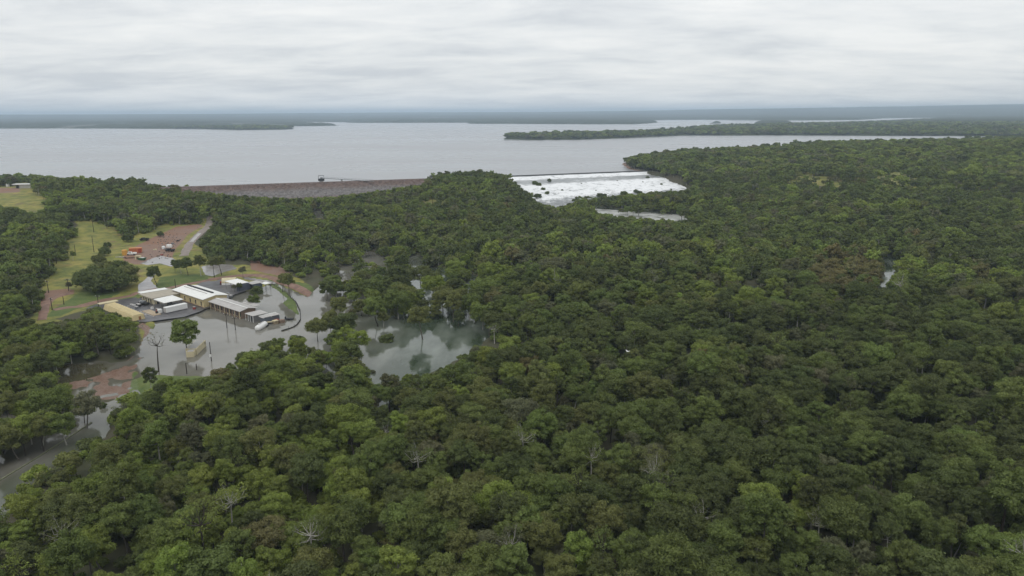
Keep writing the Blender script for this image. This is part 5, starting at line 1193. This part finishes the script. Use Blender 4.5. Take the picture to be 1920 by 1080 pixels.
# --- scatter objects: one point mesh + one geometry-nodes tree each
def scatter(name, coll, x, y, z, rz, scl, var, col, label):
    me = bpy.data.meshes.new(name); n = len(x); me.vertices.add(n); me.vertices.foreach_set('co', np.stack([x, y, z], 1).astype(np.float32).ravel())
    def put(nm, ty, dat, key): a = me.attributes.new(nm, ty, 'POINT'); a.data.foreach_set(key, dat)
    put('turn', 'FLOAT_VECTOR', np.stack([np.zeros(n), np.zeros(n), rz], 1).astype(np.float32).ravel(), 'vector')
    put('size', 'FLOAT_VECTOR', scl.astype(np.float32).ravel(), 'vector'); put('variant', 'INT', var.astype(np.int32), 'value')
    put('leaf_colour', 'FLOAT_COLOR', np.concatenate([col, np.ones((n, 1))], 1).astype(np.float32).ravel(), 'color')
    o = bpy.data.objects.new(name, me); COL.objects.link(o); tag(o, label, kind='stuff')
    ng = bpy.data.node_groups.new(name, 'GeometryNodeTree'); ng.interface.new_socket('Geometry', in_out='INPUT', socket_type='NodeSocketGeometry'); ng.interface.new_socket('Geometry', in_out='OUTPUT', socket_type='NodeSocketGeometry')
    gi, go = ng.nodes.new('NodeGroupInput'), ng.nodes.new('NodeGroupOutput'); ip = ng.nodes.new('GeometryNodeInstanceOnPoints'); ci = ng.nodes.new('GeometryNodeCollectionInfo')
    ci.inputs['Collection'].default_value = coll; ci.inputs['Separate Children'].default_value = True; ci.inputs['Reset Children'].default_value = True; ip.inputs['Pick Instance'].default_value = True
    ng.links.new(gi.outputs[0], ip.inputs['Points']); ng.links.new(ci.outputs[0], ip.inputs['Instance'])
    for nm, ty, sk in (('variant', 'INT', 'Instance Index'), ('turn', 'FLOAT_VECTOR', 'Rotation'), ('size', 'FLOAT_VECTOR', 'Scale')):
        na = ng.nodes.new('GeometryNodeInputNamedAttribute'); na.data_type = ty; na.inputs[0].default_value = nm; ng.links.new(na.outputs[0], ip.inputs[sk])
    ng.links.new(ip.outputs[0], go.inputs[0]); md = o.modifiers.new('scatter', 'NODES'); md.node_group = ng
    return o
def sc3(s, g_): w_ = s * g_.uniform(.85, 1.25, len(s)); return np.stack([w_, w_, s], 1)
k = ~pick
scatter('forest', libcol, xa[k], ya[k], za[k], ra[k], sc3(sa[k], g1), va[k], ca[k], 'dense eucalypt forest of mixed greens filling the valley below the dam')
g2 = np.random.default_rng(12); xb, yb = forest_points(4.6, 330, 1350, R(44), 2); vb = g2.integers(0, 8, len(xb)); hb_ = np.array(LOH)[vb]
kk = g2.random(len(xb)) < np.clip(.85 + (fbm(xb, yb, 40, 92) - .4) * 2.4, .6, 1); 
ridge = (np.hypot(*(np.array(proj(xb, yb, 15.0)) - np.array([[1650], [333]])) / np.array([[230], [16]])) < 1); kk &= ~(ridge & (fbm(xb, yb, 34, 95) > .50) & (g2.random(len(xb)) < .85))
xb, yb, vb, hb_ = xb[kk], yb[kk], vb[kk], hb_[kk]
okb, zb_, sb = place(xb, yb, hb_, g2); xb, yb, vb, zb_, sb = [q[okb] for q in (xb, yb, vb, zb_, sb)]; kb_, cb_ = colours(xb, yb, g2)
cb_ = cb_ * 1.08
dd_ = np.hypot(xb, yb); nearb = dd_ < 720
scatter('middle_forest', lolib, xb[nearb], yb[nearb], zb_[nearb], g2.uniform(0, 6.28, nearb.sum()), sc3(sb[nearb], g2), vb[nearb], cb_[nearb], 'eucalypt forest between the flood and the dam and knoll')
fb_ = ~nearb; scatter('ridge_forest', vlib, xb[fb_], yb[fb_], zb_[fb_], g2.uniform(0, 6.28, fb_.sum()), sc3(sb[fb_], g2), vb[fb_], cb_[fb_], 'dark woodland on the ridges beside the reservoir')
g3 = np.random.default_rng(13); xc, yc = forest_points(15, 1400, 3600, R(40), 3); 
s_ = -sdf(xc, yc, RESW)
for isl in ISL: s_ = np.maximum(s_, sdf(xc, yc, isl))
k = (s_ > 4) & (yc > 900); xc, yc = xc[k], yc[k]; s_ = s_[k]; k = (s_ < 120) | (g3.random(len(xc)) < .5); xc, yc = xc[k], yc[k]
kc, cc = colours(xc, yc, g3)
scatter('shore_woodland', vlib, xc, yc, gz(xc, yc), g3.uniform(0, 6.28, len(xc)), sc3(g3.uniform(.8, 1.3, len(xc)), g3) * np.array([1.4, 1.4, 1]), g3.integers(0, 8, len(xc)), cc * 1.0, 'open woodland lining the far peninsula and shores of the lake')
# undergrowth
g4 = np.random.default_rng(14); xd, yd = forest_points(3.4, 62, 640, R(44), 4); kk = (g4.random(len(xd)) < .75); xd, yd = xd[kk], yd[kk]; zd = gz(xd, yd); u2, v2 = proj(xd, yd, zd + 1); ok = zd > .05
for c in CLEAR: ok &= sdf(u2, v2, c) < -3
xd, yd, zd = xd[ok], yd[ok], zd[ok]; kd, cd = colours(xd, yd, g4); sd = g4.uniform(.5, 1.3, len(xd))
scatter('undergrowth', shlib, xd, yd, zd - .2, g4.uniform(0, 6.28, len(xd)), sc3(sd, g4), g4.integers(0, 5, len(xd)), cd * 1.05, 'low scrub under the trees of the forest')
# bushes on the spillway rocks and scrub on the grass
bp_ = [(1003, 352), (1010, 355), (1018, 360), (1026, 365), (1008, 371), (1030, 341), (1090, 343), (1214, 342), (1252, 346), (1205, 349), (1157, 350), (1117, 361), (1054, 361), (1240, 352), (1192, 364), (1199, 366), (1125, 371), (1132, 371), (1098, 374), (1076, 378), (1068, 386), (1258, 358), (1170, 368)]
g5 = np.random.default_rng(15); BL = []
for j, (u_, v_) in enumerate(bp_):
    zt = 9.0
    for _ in range(8): x, y = P(u_, v_, zt); zt = float(chute_z(chute_t(np.array([x]), np.array([y])))[0])
    big = v_ > 361 or u_ < 1035; ms = BUSH[j % 3]
    BL.append((u_, v_, x, y, zt, big, ms))
ORD = ['leftmost', 'second from left', 'third from left', 'fourth from left', 'fifth from left', 'sixth from left', 'seventh from left', 'eighth from left', 'ninth from left', 'tenth from left', 'eleventh from left', 'twelfth from left', 'thirteenth from left', 'fourteenth from left', 'fifteenth from left', 'sixteenth from left']
bands = {'upper grey water': [q for q in BL if q[1] <= 347], 'middle white water': [q for q in BL if 347 < q[1] <= 360], 'lower edge': [q for q in BL if q[1] > 360]}
for bn, qs in bands.items():
    qs.sort(key=lambda q: q[0])
    for j, (u_, v_, x, y, zt, big, ms) in enumerate(qs):
        one_tree(x, y, zt - .5, ms, g5.uniform(.7, 1.15) * (.72 if big else g5.uniform(.22, .45)), g5.uniform(0, 6), np.array(PAL['dark']) * g5.uniform(.7, 1.3), 'small dark bush standing in the spillway %s, %s' % (bn, ORD[j]), 'bush', 'spillway_bush', g5.uniform(.8, 1.5), 'bushes in the spillway water')

# ------------------------------------------------------------------ air
hm = bpy.data.materials.new('haze_air'); hm.use_nodes = True; t = hm.node_tree; t.nodes.clear()
o_ = nd(t, 'ShaderNodeOutputMaterial'); pv = nd(t, 'ShaderNodeVolumePrincipled'); pv.inputs['Color'].default_value = (.68, .83, 1.0, 1); pv.inputs['Density'].default_value = 1.2e-4; pv.inputs['Anisotropy'].default_value = 0.0
lk(t, pv.outputs[0], o_.inputs['Volume'])
bm = bmesh.new(); bx(bm, (0, 0, 76), (66000, 66000, 164)); hz_o = obj('haze', bm, hm); tag(hz_o, 'thin pale air over the whole valley', kind='stuff')
